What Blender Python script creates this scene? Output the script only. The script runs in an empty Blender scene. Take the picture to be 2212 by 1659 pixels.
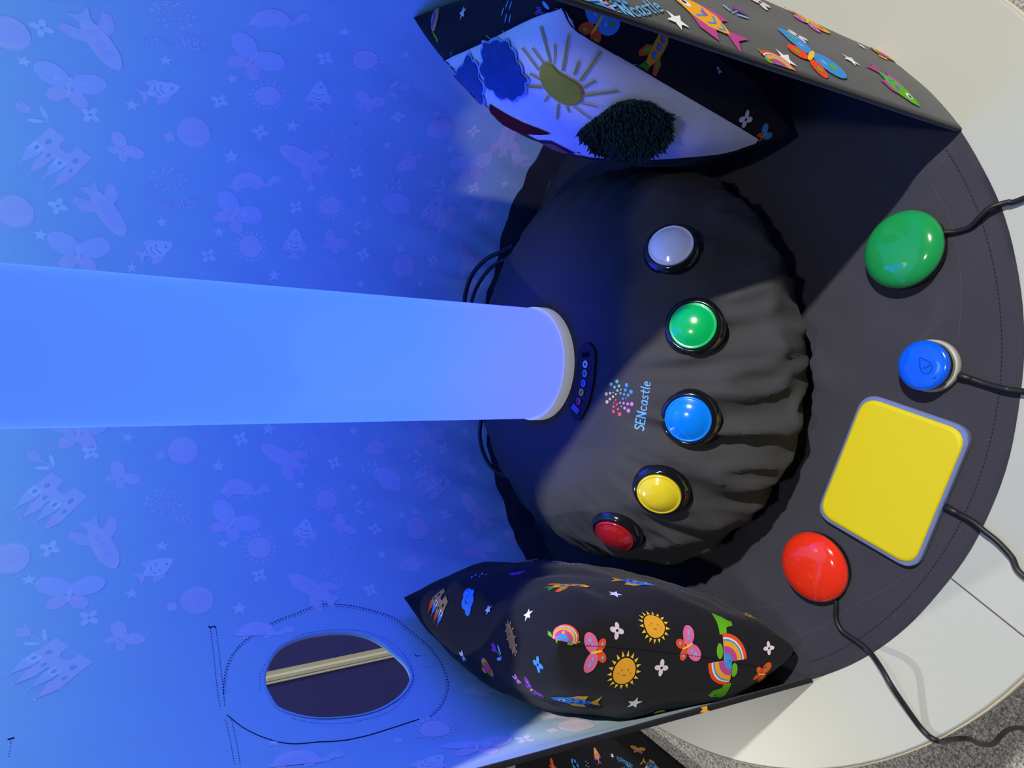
import bpy, bmesh, math, random
from mathutils import Vector, Matrix, noise
from mathutils.bvhtree import BVHTree
from mathutils.geometry import delaunay_2d_cdt, tessellate_polygon

random.seed(7)
SC = bpy.context.scene
COL = SC.collection
PI = math.pi
rad = math.radians

# ---------------------------------------------------------------- camera
H = 0.62                      # height of the lens above the table top
FPX = 1500.0                  # focal length in pixels of the 2212 px wide frame
def _basis():
    n = Vector((829.5 - 860.0, 3420.0 - 1106.0, FPX)).normalized()   # straight down, seen from the lens
    up = -n
    fw = Vector((0, 0, 1))
    Y = (fw - fw.dot(up) * up).normalized()
    X = Y.cross(up)
    if X.x < 0: X = -X
    return X, Y, up
_X, _Y, _U = _basis()
def w_dir(c):                  # lens coordinates (right, down, forward) -> world
    return Vector((_X.dot(c), _Y.dot(c), _U.dot(c)))
EYE = Vector((0, 0, H))
def ray(x, y):
    return w_dir(Vector((829.5 - y, x - 1106.0, FPX))).normalized()
def on_z(x, y, z=0.0):
    d = ray(x, y)
    return EYE + d * ((z - H) / d.z)

cam_d = bpy.data.cameras.new('camera')
cam_d.sensor_width = 36.0
cam_d.lens = 36.0 * FPX / 2212.0
cam_d.clip_start = 0.02
cam = bpy.data.objects.new('camera', cam_d)
COL.objects.link(cam)
r_, d_, f_ = w_dir(Vector((1, 0, 0))), w_dir(Vector((0, 1, 0))), w_dir(Vector((0, 0, 1)))
m = Matrix.Identity(4)
for i in range(3):
    m[i][0] = d_[i]; m[i][1] = r_[i]; m[i][2] = -f_[i]; m[i][3] = EYE[i]
cam.matrix_world = m
SC.camera = cam

# ---------------------------------------------------------------- colour and materials
def lin(r, g, b):
    f = lambda c: (c / 255 / 12.92) if c / 255 <= 0.04045 else ((c / 255 + 0.055) / 1.055) ** 2.4
    return (f(r), f(g), f(b), 1)

MATS = {}
def mat(name, col, rough=0.6, spec=0.5, metal=0.0, sheen=0.0, coat=0.0, emit=None, estr=0.0, trans=0.0,
        weave=None, bump=0.0, specks=0.0, sss=0.0, mottle=0.0, mscale=8.0):
    if name in MATS: return MATS[name]
    M = bpy.data.materials.new(name); M.use_nodes = True
    nt = M.node_tree; N = nt.nodes; L = nt.links
    b = N['Principled BSDF']
    b.inputs['Base Color'].default_value = col
    b.inputs['Roughness'].default_value = rough
    b.inputs['Specular IOR Level'].default_value = spec
    b.inputs['Metallic'].default_value = metal
    b.inputs['Sheen Weight'].default_value = sheen
    b.inputs['Coat Weight'].default_value = coat
    b.inputs['Coat Roughness'].default_value = 0.04
    b.inputs['Transmission Weight'].default_value = trans
    if emit:
        b.inputs['Emission Color'].default_value = emit
        b.inputs['Emission Strength'].default_value = estr
    tc = N.new('ShaderNodeTexCoord')
    src = None
    if mottle > 0:
        no = N.new('ShaderNodeTexNoise'); no.inputs['Scale'].default_value = mscale; no.inputs['Detail'].default_value = 6
        L.new(tc.outputs['Object'], no.inputs['Vector'])
        mx = N.new('ShaderNodeMix'); mx.data_type = 'RGBA'
        mx.inputs[6].default_value = tuple(c * (1 - mottle) for c in col[:3]) + (1,)
        mx.inputs[7].default_value = tuple(min(1, c * (1 + mottle)) for c in col[:3]) + (1,)
        L.new(no.outputs['Fac'], mx.inputs[0]); src = mx.outputs[2]
    if specks > 0:
        vo = N.new('ShaderNodeTexVoronoi'); vo.inputs['Scale'].default_value = 110
        L.new(tc.outputs['Object'], vo.inputs['Vector'])
        wn = N.new('ShaderNodeMath'); wn.operation = 'LESS_THAN'; wn.inputs[1].default_value = specks
        L.new(vo.outputs['Distance'], wn.inputs[0])
        mx = N.new('ShaderNodeMix'); mx.data_type = 'RGBA'
        mx.inputs[6].default_value = col
        if src: L.new(src, mx.inputs[6])
        mx.inputs[7].default_value = (.35, .35, .38, 1)
        L.new(wn.outputs[0], mx.inputs[0]); src = mx.outputs[2]
    if src: L.new(src, b.inputs['Base Color'])
    if weave:
        no = N.new('ShaderNodeTexNoise'); no.inputs['Scale'].default_value = weave; no.inputs['Detail'].default_value = 3
        L.new(tc.outputs['Object'], no.inputs['Vector'])
        bp = N.new('ShaderNodeBump'); bp.inputs['Strength'].default_value = bump; bp.inputs['Distance'].default_value = 0.001
        L.new(no.outputs['Fac'], bp.inputs['Height']); L.new(bp.outputs[0], b.inputs['Normal'])
    MATS[name] = M
    return M

black = mat('black_cotton', (.043, .041, .056, 1), .9, .15, sheen=.12, weave=900, bump=.25, specks=.022, mottle=.12, mscale=14)
blackp = mat('black_printed_cotton', (.013, .0125, .016, 1), .9, .12, sheen=.06, weave=900, bump=.25, mottle=.1)
hubc = mat('black_cushion_cotton', (.056, .055, .060, 1), .95, .08, sheen=.03, weave=900, bump=.25, specks=.012, mottle=.12, mscale=14)
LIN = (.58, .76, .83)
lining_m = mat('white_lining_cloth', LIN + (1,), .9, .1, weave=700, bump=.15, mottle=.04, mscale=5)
panel_m = mat('white_applique_cloth', (.80, .80, .84, 1), .9, .1, weave=600, bump=.2)
table_m = mat('white_laminate', (.46, .47, .425, 1), .35, .35, mottle=.012, mscale=300)
edge_m = mat('table_edge_band', (.50, .46, .36, 1), .5, .3)
line_m = mat('dark_joint', (.10, .10, .09, 1), .8, .1)
gloss_black = mat('gloss_black_plastic', (.006, .006, .008, 1), .12, .5, coat=.5)
dull_black = mat('black_rubber', (.012, .012, .014, 1), .45, .4)
panel_black = mat('panel_black_plastic', (.020, .020, .026, 1), .7, .15)
stitch_d = mat('dark_thread', (.01, .012, .05, 1), .9, .05)
stitch_l = mat('grey_thread', (.10, .10, .12, 1), .9, .05)
stitch_m = mat('mat_thread', (.020, .020, .026, 1), .9, .05)
stitch_k = mat('black_thread', (.006, .006, .007, 1), .9, .05)
fray_m = mat('loose_white_thread', (.7, .7, .75, 1), .9, .05)
chrome = mat('bright_metal', (.8, .75, .6, 1), .2, .5, metal=1)

PAL = dict(orange=(238, 170, 48), yellow=(248, 205, 70), red=(238, 82, 45), green=(104, 186, 40), dgreen=(66, 150, 45),
           pink=(232, 110, 165), magenta=(190, 75, 150), purple=(125, 62, 160), blue=(72, 148, 226), lblue=(130, 180, 235),
           white=(235, 238, 238), pale=(230, 214, 226), brown=(165, 120, 82), tan=(200, 152, 96), black=(20, 20, 26),
           sky=(110, 175, 240), mint=(120, 190, 165), beige=(205, 185, 160), coral=(225, 85, 95), lilac=(205, 130, 210), navy=(40, 50, 120))
def pcol(key):
    return mat('print_' + key, lin(*PAL[key]), .85, .12)
def fcol(key):                 # ink from the back of the cloth; light through the print painted as paleness
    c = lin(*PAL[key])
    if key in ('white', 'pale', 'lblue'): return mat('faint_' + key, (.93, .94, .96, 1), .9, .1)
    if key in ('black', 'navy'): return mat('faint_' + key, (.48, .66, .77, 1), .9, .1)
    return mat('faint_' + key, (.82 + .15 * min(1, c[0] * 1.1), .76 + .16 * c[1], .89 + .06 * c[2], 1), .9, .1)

# ---------------------------------------------------------------- object helpers
def link(o, parent=None):
    COL.objects.link(o)
    if parent: o.parent = parent
    return o
def obj(name, bm, mats, parent=None, smooth=True):
    me = bpy.data.meshes.new(name)
    bm.normal_update(); bm.to_mesh(me); bm.free()
    for mm in (mats if isinstance(mats, (list, tuple)) else [mats]): me.materials.append(mm)
    if smooth:
        for p in me.polygons: p.use_smooth = True
    return link(bpy.data.objects.new(name, me), parent)
def thing(name, label, cat, group=None, loc=(0, 0, 0)):
    o = bpy.data.objects.new(name, None); link(o)
    o.location = loc; o.empty_display_size = .05
    o['label'] = label; o['category'] = cat
    if group: o['group'] = group
    return o
def tag(o, label, cat, group=None):
    o['label'] = label; o['category'] = cat
    if group: o['group'] = group
    return o
def lathe(bm, prof, n=48, M=None, mi=0, close=False):
    rings = []
    for r, z in prof:
        if r < 1e-6:
            v = Vector((0, 0, z)); rings.append([bm.verts.new(M @ v if M else v)])
        else:
            rings.append([bm.verts.new((M @ Vector((r * math.cos(2 * PI * i / n), r * math.sin(2 * PI * i / n), z))) if M else
                          Vector((r * math.cos(2 * PI * i / n), r * math.sin(2 * PI * i / n), z))) for i in range(n)])
    pairs = list(zip(rings, rings[1:]))
    if close: pairs.append((rings[-1], rings[0]))
    for a, b in pairs:
        for i in range(n):
            j = (i + 1) % n
            vs = [a[i % len(a)], a[j % len(a)], b[j % len(b)], b[i % len(b)]]
            u = []
            for v in vs:
                if v not in u: u.append(v)
            if len(u) >= 3:
                f = bm.faces.new(u); f.material_index = mi
def catmull(pts, k=8):
    P = [Vector(p) for p in pts]
    P = [P[0] * 2 - P[1]] + P + [P[-1] * 2 - P[-2]]
    out = []
    for i in range(1, len(P) - 2):
        for s in range(k):
            t = s / k
            a, b, c, d = P[i - 1], P[i], P[i + 1], P[i + 2]
            out.append(.5 * ((2 * b) + (c - a) * t + (2 * a - 5 * b + 4 * c - d) * t * t + (3 * b - a - 3 * c + d) * t ** 3))
    out.append(P[-2]); return out
def tube(bm, pts, r, n=10, mi=0, radii=None):
    rings = []; prev = None
    for i, p in enumerate(pts):
        t = (pts[min(i + 1, len(pts) - 1)] - pts[max(i - 1, 0)]).normalized()
        if prev is None:
            a = t.orthogonal().normalized()
        else:
            a = (prev - prev.dot(t) * t).normalized()
        prev = a; b = t.cross(a)
        rr = radii[i] if radii else r
        rings.append([bm.verts.new(p + (a * math.cos(2 * PI * k / n) + b * math.sin(2 * PI * k / n)) * rr) for k in range(n)])
    for x, y in zip(rings, rings[1:]):
        for k in range(n):
            f = bm.faces.new((x[k], x[(k + 1) % n], y[(k + 1) % n], y[k])); f.material_index = mi
    for rg, rev in ((rings[0], True), (rings[-1], False)):
        f = bm.faces.new(list(reversed(rg)) if rev else rg); f.material_index = mi
def box(bm, c, s, M=None, mi=0):
    g = bmesh.ops.create_cube(bm, size=1)
    for v in g['verts']:
        v.co = Vector((v.co.x * s[0], v.co.y * s[1], v.co.z * s[2])) + Vector(c)
        if M: v.co = M @ v.co
        for f in v.link_faces: f.material_index = mi
def bvh_of(o):
    me = o.data
    M = o.matrix_world if not o.parent else Matrix.Translation(o.parent.location)
    return BVHTree.FromPolygons([M @ v.co for v in me.vertices], [tuple(p.vertices) for p in me.polygons])

# ---------------------------------------------------------------- printed and sewn marks, laid onto a cloth surface
def inside(p, poly):
    r = False; n = len(poly)
    for i in range(n):
        x1, y1 = poly[i]; x2, y2 = poly[(i + 1) % n]
        if (y1 > p[1]) != (y2 > p[1]) and p[0] < (x2 - x1) * (p[1] - y1) / (y2 - y1) + x1: r = not r
    return r
class Marks:
    """flat ink / thread / applique shapes that follow a surface; they end up in that surface's own mesh or in a part"""
    def __init__(self, surf_bvh, colf, lift=.0004, step=.0003, maxe=.009, k=1.0):
        self.b = surf_bvh; self.colf = colf; self.lift = lift; self.step = step; self.maxe = maxe; self.k = k
        self.bm = bmesh.new(); self.slots = []
    def slot(self, key):
        M = self.colf(key) if isinstance(key, str) else key
        if M not in self.slots: self.slots.append(M)
        return self.slots.index(M)
    def tri(self, poly, maxe):
        """fill a 2D outline with small triangles"""
        P = []
        for k in range(len(poly)):
            a, b = Vector(poly[k][:2]), Vector(poly[(k + 1) % len(poly)][:2]); n = max(1, min(60, int((b - a).length / maxe + .99)))
            P += [a.lerp(b, i / n) for i in range(n)]
        nb = len(P); xs = [p.x for p in P]; ys = [p.y for p in P]
        y = min(ys) + maxe * .5
        while y < max(ys):
            x = min(xs) + maxe * .5
            while x < max(xs):
                w = Vector((x + math.sin(x * 91.7 + y * 37.1) * maxe * .15, y + math.sin(x * 53.3 - y * 71.9) * maxe * .15))
                if inside(w, P[:nb]) and min((p - w).length for p in P) > maxe * .4: P.append(w)
                x += maxe
            y += maxe
        V, E_, F, *_ = delaunay_2d_cdt(P, [(k, (k + 1) % nb) for k in range(nb)], [], 1, 1e-7)
        t = bmesh.new(); vs = [t.verts.new((v.x, v.y, 0)) for v in V]
        for f in F:
            c = sum((V[q] for q in f), Vector((0, 0))) / 3
            if inside(c, P[:nb]):
                try: t.faces.new([vs[q] for q in f])
                except ValueError: pass
        bmesh.ops.delete(t, geom=[v for v in t.verts if not v.link_faces], context='VERTS')
        return t
    def emit(self, t, mapf, mi, layer):
        vm = {}
        for v in t.verts: vm[v] = self.bm.verts.new(mapf(v.co, layer))
        for f in t.faces:
            try:
                nf = self.bm.faces.new([vm[v] for v in f.verts]); nf.material_index = mi; nf.smooth = True
            except ValueError: pass
        t.free()
    def hit(self, x, y):
        c = [q for q in (self.b.ray_cast(EYE, ray(x + e, y + e * .7)) for e in (0, .11)) if q[0] is not None]
        if not c: return None
        loc, n, i, d = min(c, key=lambda q: q[3])
        if n.dot(EYE - loc) < 0: n = -n
        return loc, n
    def put(self, P, N, u, size, polys):
        r = u.cross(N)
        def mp(co, layer):
            loc, n, i, d = self.b.find_nearest(P + r * (co.x * size) + u * (co.y * size))
            if n.dot(N) < 0: n = -n
            return loc + n * (self.lift + self.step * layer)
        for pts, key, layer in polys: self.emit(self.tri(pts, self.maxe / size), mp, self.slot(key), layer)
    def motif(self, x, y, ang, size, polys, mirror=False):
        size = size * self.k
        h = self.hit(x, y)
        if not h: return
        P, N = h
        h2 = self.hit(x + 8 * math.cos(rad(ang)), y - 8 * math.sin(rad(ang)))
        if not h2: h2 = self.hit(x - 8 * math.cos(rad(ang)), y + 8 * math.sin(rad(ang))); u = P - h2[0] if h2 else Vector((0, 0, 1))
        else: u = h2[0] - P
        u = (u - u.dot(N) * N)
        if u.length < 1e-7: u = N.orthogonal()
        u.normalize(); r = u.cross(N)
        if mirror: r = -r
        def mp(co, layer):
            q = P + r * (co.x * size) + u * (co.y * size)
            loc, n, i, d = self.b.find_nearest(q)
            if n.dot(N) < 0: n = -n
            return loc + n * (self.lift + self.step * layer)
        for pts, key, layer in polys:
            t = self.tri(pts, self.maxe / size)
            self.emit(t, mp, self.slot(key), layer)
    def px(self, pts, key, layer=0, extra=0.0, maxpx=14):
        """an outline given where it is seen; every point is found on the cloth"""
        t = self.tri(pts, maxpx)
        c = [sum(p[k] for p in pts) / len(pts) for k in (0, 1)]
        def mp(co, l):
            h = self.hit(co.x, co.y)
            k = 0
            q = co.copy()
            while h is None and k < 40:
                q = q + (Vector((c[0], c[1], 0)) - q) * .06; h = self.hit(q.x, q.y); k += 1
            if h is None:
                d = ray(co.x, co.y); best = None
                for k in range(60):
                    q3 = EYE + d * (.3 + .012 * k); nb = self.b.find_nearest(q3)
                    if best is None or nb[3] < best[3]: best = nb
                return best[0] + best[1] * (self.lift + self.step * l + extra)
            return h[0] + h[1] * (self.lift + self.step * l + extra)
        self.emit(t, mp, self.slot(key), layer)
    def stroke_px(self, pts, wpx, key, layer=0, dash=None):
        P = catmull([Vector((p[0], p[1], 0)) for p in pts], 14)
        cum = [0.0]
        for a, b in zip(P, P[1:]): cum.append(cum[-1] + (b - a).length)
        def at(d):
            d = max(0, min(cum[-1], d)); k = 0
            while k < len(cum) - 2 and cum[k + 1] < d: k += 1
            return P[k].lerp(P[k + 1], (d - cum[k]) / max(1e-6, cum[k + 1] - cum[k]))
        spans = [(0, cum[-1])] if dash is None else [(k * (dash[0] + dash[1]), k * (dash[0] + dash[1]) + dash[0]) for k in range(int(cum[-1] / (dash[0] + dash[1])))]
        mi = self.slot(key)
        for d0, d1 in spans:
            n = max(1, int((d1 - d0) / 5)); row = None
            for k in range(n + 1):
                d = d0 + (d1 - d0) * k / n; p = at(d); t = (at(d + .5) - at(d - .5))
                t = t.normalized() if t.length > 1e-6 else Vector((1, 0, 0)); o = Vector((-t.y, t.x, 0)) * (wpx / 2); nr = []
                for q in (p + o, p - o):
                    h = self.hit(q.x, q.y)
                    nr.append(self.bm.verts.new(h[0] + h[1] * (self.lift + self.step * layer)) if h else None)
                if row and None not in row and None not in nr:
                    f = self.bm.faces.new((row[0], nr[0], nr[1], row[1])); f.material_index = mi
                row = nr
    def merge_into(self, o):
        """join the marks into the surface's mesh as further material slots"""
        me = o.data; base = len(me.materials)
        for M in self.slots: me.materials.append(M)
        for f in self.bm.faces: f.material_index += base
        inv = Matrix.Identity(4) if not o.parent else Matrix.Translation(-o.parent.location)
        bmesh.ops.transform(self.bm, matrix=inv, verts=self.bm.verts[:])
        t = bpy.data.meshes.new('t'); self.bm.to_mesh(t); self.bm.free()
        b = bmesh.new(); b.from_mesh(me); b.from_mesh(t); b.to_mesh(me); b.free(); bpy.data.meshes.remove(t)
        for p in me.polygons: p.use_smooth = True
    def as_part(self, name, parent):
        r = parent
        while r.parent: r = r.parent
        inv = Matrix.Translation(-r.location)
        bmesh.ops.transform(self.bm, matrix=inv, verts=self.bm.verts[:])
        return obj(name, self.bm, self.slots, parent)

# ---------------------------------------------------------------- the print's motifs (unit size, y up)
def ell(cx, cy, rx, ry, rot=0, n=18, a0=0, a1=360):
    c, s = math.cos(rad(rot)), math.sin(rad(rot)); out = []
    full = a1 - a0 >= 360
    for i in range(n if full else n + 1):
        a = rad(a0 + (a1 - a0) * i / n); x, y = rx * math.cos(a), ry * math.sin(a)
        out.append((cx + x * c - y * s, cy + x * s + y * c))
    return out
def m_star(c='white'):
    return [([((.5 if i % 2 == 0 else .21) * math.sin(PI * i / 5), (.5 if i % 2 == 0 else .21) * math.cos(PI * i / 5)) for i in range(10)], c, 0)]
def m_flower(c='pale'):
    return [(ell(.27 * math.cos(rad(a)), .27 * math.sin(rad(a)), .25, .16, a, 12), c, 0) for a in (45, 135, 225, 315)] + [(ell(0, 0, .08, .10, 0, 8), 'black', 1)]
def m_sun():
    o = [(ell(0, 0, .34, .34, 0, 26), 'orange', 1)]
    for i in range(17):
        a = 360 * i / 17
        p = [(.38, -.045), (.52, 0), (.38, .045)]; c, s = math.cos(rad(a)), math.sin(rad(a))
        o.append(([(x * c - y * s, x * s + y * c) for x, y in p], 'yellow', 0))
    o += [(ell(-.1, .04, .022, .03, 0, 8), 'brown', 2), (ell(.1, .04, .022, .03, 0, 8), 'brown', 2), (ell(0, -.06, .07, .05, 0, 8, 200, 340), 'brown', 2),
          (ell(-.19, -.03, .035, .025, 0, 8), 'tan', 2), (ell(.19, -.03, .035, .025, 0, 8), 'tan', 2)]
    return o
def m_balloon():
    return [(ell(0, .12, .40, .38, 0, 24), 'purple', 0), (ell(0, .12, .34, .38, 0, 24), 'orange', 1), (ell(0, .12, .27, .38, 0, 24), 'green', 2),
            (ell(0, .12, .20, .38, 0, 24), 'red', 3), (ell(0, .12, .11, .38, 0, 20), 'magenta', 4),
            ([(-.12, -.36), (.12, -.36), (.09, -.56), (-.09, -.56)], 'yellow', 0)]
def m_rocket():
    body = [(0, .5), (.09, .42), (.15, .25), (.16, 0), (.12, -.22), (.08, -.34), (-.08, -.34), (-.12, -.22), (-.16, 0), (-.15, .25), (-.09, .42)]
    o = [([(.10, .0), (.30, -.14), (.36, -.34), (.28, -.40), (.10, -.22)], 'red', 0), ([(-.10, .0), (-.30, -.14), (-.36, -.34), (-.28, -.40), (-.10, -.22)], 'red', 0),
         ([(.14, -.06), (.26, -.17), (.29, -.31), (.14, -.20)], 'green', 1), ([(-.14, -.06), (-.26, -.17), (-.29, -.31), (-.14, -.20)], 'green', 1),
         (body, 'orange', 2), ([(0, .5), (.09, .42), (.12, .33), (-.12, .33), (-.09, .42)], 'yellow', 3),
         ([(.08, -.32), (.15, -.52), (0, -.45), (-.15, -.52), (-.08, -.32)], 'dgreen', 1)]
    for y in (.20, .03, -.14): o += [(ell(0, y, .065, .065, 0, 12), 'purple', 3), (ell(0, y, .048, .048, 0, 12), 'blue', 4)]
    return o
def m_butterfly(a='blue', b='red', c='green'):
    o = []
    for s in (1, -1):
        o += [(ell(s * .25, .13, .27, .19, s * 28, 18), a, 1), (ell(s * .15, -.20, .17, .12, s * -42, 14), b, 0),
              (ell(s * .30, .16, .07, .05, s * 28, 8), c, 2), (ell(s * .17, .08, .05, .04, 0, 8), 'lblue', 2), (ell(s * .17, -.22, .05, .04, 0, 8), c, 2)]
    return o + [(ell(0, -.02, .035, .2, 0, 10), 'yellow', 3)]
def m_fish(a='orange', f='magenta', s='blue'):
    body = [(.5, 0), (.36, .13), (.15, .22), (-.08, .2), (-.26, .06), (-.3, 0), (-.26, -.06), (-.08, -.2), (.15, -.22), (.36, -.13)]
    o = [([(.2, .18), (0, .36), (-.24, .34), (-.14, .12)], f, 0), ([(.2, -.18), (.02, -.32), (-.2, -.3), (-.14, -.12)], f, 0),
         ([(-.26, .03), (-.5, .24), (-.42, 0), (-.5, -.24), (-.26, -.03)], f, 0), (body, a, 1)]
    for x in (.08, -.06, -.18):
        h = .17 - abs(x - .05) * .35
        o.append(([(x, h), (x - .07, 0), (x, -h), (x + .035, -h), (x - .03, 0), (x + .035, h)], s, 2))
    return o + [(ell(.27, .03, .07, .08, 0, 12), 'white', 2), (ell(.285, .03, .035, .04, 0, 10), 'navy', 3), (ell(.05, -.04, .05, .04, 0, 8), f, 3)]
def m_turtle(flip=1):
    o = [([(.36, -.12), (.52, -.02), (.6, .1), (.72, .14), (.82, .08), (.84, -.04), (.74, -.1), (.66, -.07), (.58, -.16), (.46, -.2)], 'green', 0),
         (ell(-.25, -.2, .09, .07, 0, 10), 'green', 0), (ell(.22, -.2, .09, .07, 0, 10), 'green', 0), ([(-.4, -.16), (-.54, -.1), (-.42, -.08)], 'green', 0)]
    for r, c, l in ((.44, 'red', 1), (.385, 'white', 2), (.36, 'blue', 3), (.33, 'orange', 4), (.25, 'magenta', 5), (.14, 'blue', 6)):
        o.append((ell(0, -.18, r, r * 1.05, 0, 22, 0, 180), c, l))
    o.append((ell(.74, .05, .02, .015, 0, 6), 'black', 1))
    return [([(x * flip * .72, y * .72) for x, y in p], c, l) for p, c, l in o]
def m_quarter_turtle():
    o = [([(-.06, .48), (.1, .48), (.13, .6), (.3, .64), (.36, .8), (.24, .98), (.02, 1.12), (-.04, .9)], 'green', 0), (ell(-.08, .2, .07, .14, 0, 10), 'green', 0), (ell(.2, .86, .02, .03, 0, 6), 'black', 1)]
    for r, c, l in ((.5, 'red', 1), (.43, 'white', 2), (.40, 'blue', 3), (.37, 'orange', 4), (.28, 'magenta', 5), (.17, 'blue', 6)):
        o.append(([(0, 0)] + ell(0, 0, r, r, 0, 12, 0, 90), c, l))
    return o
def m_castle():
    o = [([(-.38, -.45), (-.1, -.45), (-.1, -.3), (-.05, -.24), (.05, -.24), (.1, -.3), (.1, -.45), (.38, -.45), (.38, -.02), (-.38, -.02)], 'tan', 0)]
    for x, h, c, w in ((-.3, .16, 'blue', .09), (-.1, .24, 'red', .08), (.1, .16, 'blue', .08), (.3, .22, 'red', .09)):
        o += [([(x - w, -.1), (x + w, -.1), (x + w, h - .1), (x - w, h - .1)], 'white' if c == 'blue' else 'tan', 1),
              ([(x - w * 1.25, h - .1), (x + w * 1.25, h - .1), (x, h + .2)], c, 2), (ell(x, -.02, .03, .05, 0, 8), 'black', 2), (ell(x, h + .22, .03, .025, 0, 6), 'magenta', 2)]
    return o + [(ell(-.24, -.22, .04, .06, 0, 8), 'black', 1), (ell(.24, -.22, .04, .06, 0, 8), 'black', 1)]
def m_cloud():
    o = [(ell(x, y, r, r, 0, 14), 'blue', 0) for x, y, r in ((-.3, -.05, .17), (-.12, .1, .2), (.12, .12, .2), (.3, -.02, .18), (0, -.1, .22))]
    return o + [(ell(-.3, -.06, .05, .04, 0, 8), 'lblue', 1), (ell(.28, -.04, .05, .04, 0, 8), 'lblue', 1), (ell(-.12, .0, .022, .03, 0, 6), 'navy', 1),
                (ell(.1, .0, .022, .03, 0, 6), 'navy', 1), (ell(0, -.06, .09, .05, 0, 8, 200, 340), 'navy', 1)]
def m_drops(c='lblue'):
    return [(ell(x, y, .045, .13, -12, 10), c, 0) for x, y in ((-.32, .1), (-.12, .28), (0, -.12), (.18, .2), (.3, -.18))]
def m_tulip(c='purple'):
    return [([(-.12, .05), (.0, -.02), (.14, .05), (.2, .34), (.11, .26), (.02, .42), (-.07, .26), (-.17, .36)], c, 0),
            (ell(-.17, -.28, .06, .2, 38, 10), 'lblue', 0), (ell(.17, -.22, .06, .2, -30, 10), 'lblue', 0), ([(-.012, -.5), (.012, -.5), (.015, .03), (-.01, .03)], 'lblue', 0)]
def m_hedgehog():
    o = [(ell(0, 0, .17, .42, 0, 20), 'brown', 1), (ell(-.06, .2, .02, .02, 0, 6), 'black', 2), (ell(.06, .2, .02, .02, 0, 6), 'black', 2), (ell(0, .12, .05, .03, 0, 8, 180, 360), 'black', 2)]
    for i in range(12):
        a = 20 + 360 * i / 12; x, y = .18 * math.cos(rad(a)), .43 * math.sin(rad(a)); d = Vector((math.cos(rad(a)), math.sin(rad(a)))); t = Vector((-d.y, d.x))
        o.append(([(x + t.x * .035, y + t.y * .035), (x + d.x * .09, y + d.y * .09), (x - t.x * .035, y - t.y * .035)], 'tan', 0))
    return o
GLY = dict(S=([[(.42, .70), (.3, .8), (.14, .78), (.06, .66), (.12, .52), (.3, .42), (.4, .3), (.36, .12), (.2, .02), (.03, .08)]], .52),
           E=([[(.4, .8), (.06, .8), (.04, .02), (.4, .02)], [(.05, .42), (.34, .42)]], .52), N=([[(.04, 0), (.06, .8), (.42, .02), (.44, .8)]], .58),
           c=([[(.36, .44), (.22, .52), (.08, .42), (.05, .24), (.14, .06), (.28, .03), (.38, .1)]], .47),
           a=([[(.36, .5), (.2, .52), (.07, .4), (.05, .2), (.13, .04), (.26, .06), (.36, .25), (.37, .5), (.38, .02)]], .50),
           s=([[(.32, .46), (.2, .52), (.09, .46), (.1, .34), (.24, .26), (.31, .14), (.22, .03), (.05, .06)]], .42),
           t=([[(.2, .75), (.16, .2), (.22, .03), (.32, .05)], [(.04, .5), (.34, .52)]], .40), l=([[(.12, .8), (.09, .15), (.16, .02)]], .26),
           e=([[(.07, .28), (.36, .32), (.32, .47), (.2, .53), (.08, .42), (.05, .2), (.15, .04), (.36, .08)]], .42))
def text_polys(s, key, w=.5):
    """rounded hand-lettered word, centred, 1 unit long"""
    L = sum(GLY[c][1] for c in s); x0 = -L / 2; out = []
    for c in s:
        hw = .062 if c.isupper() else .045
        for pl in GLY[c][0]:
            P = [(x0 + x + y * .08, y - .4) for x, y in pl]
            for a, b in zip(P, P[1:]):
                d = Vector((b[0] - a[0], b[1] - a[1])).normalized(); o = Vector((-d.y, d.x)) * hw
                out.append(([(a[0] + o.x, a[1] + o.y), (b[0] + o.x, b[1] + o.y), (b[0] - o.x, b[1] - o.y), (a[0] - o.x, a[1] - o.y)], key, 0))
            out += [(ell(p[0], p[1], hw, hw, 0, 8), key, 0) for p in P]
        x0 += GLY[c][1]
    return [([(x / L, y / L) for x, y in p], k, l) for p, k, l in out]
DOTS = dict(mint=[(848, 790, 24), (768, 827, 24), (877, 853, 19), (815, 868, 18), (856, 915, 17), (902, 903, 10), (897, 953, 14)],
            beige=[(702, 962, 22), (754, 952, 17), (796, 942, 9), (834, 967, 13), (795, 1000, 16), (752, 1033, 18), (712, 1072, 22)],
            blue=[(980, 840, 25), (964, 908, 20), (1042, 932, 25), (946, 968, 17), (1001, 980, 20), (931, 1027, 14), (974, 1023, 10)],
            coral=[(830, 1047, 13), (805, 1082, 10), (847, 1106, 15), (802, 1137, 19), (863, 1171, 18), (800, 1205, 22), (885, 1240, 26)],
            lilac=[(890, 1084, 14), (940, 1090, 17), (997, 1100, 19), (1053, 1102, 25), (910, 1133, 10), (955, 1158, 20), (1007, 1192, 26)])
def m_logo(txt='sky'):
    o = []
    for k, L in DOTS.items():
        for x, y, r in L: o.append((ell(-(y - 1010) / 760, -(x - 880) / 760 + .12, r / 760 * 1.15, r / 760, 0, 8), k, 0))
    return o + [([(x * .95, y * .95 - .38) for x, y in p], c, l) for p, c, l in text_polys('SENcastle', txt)]

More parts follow.
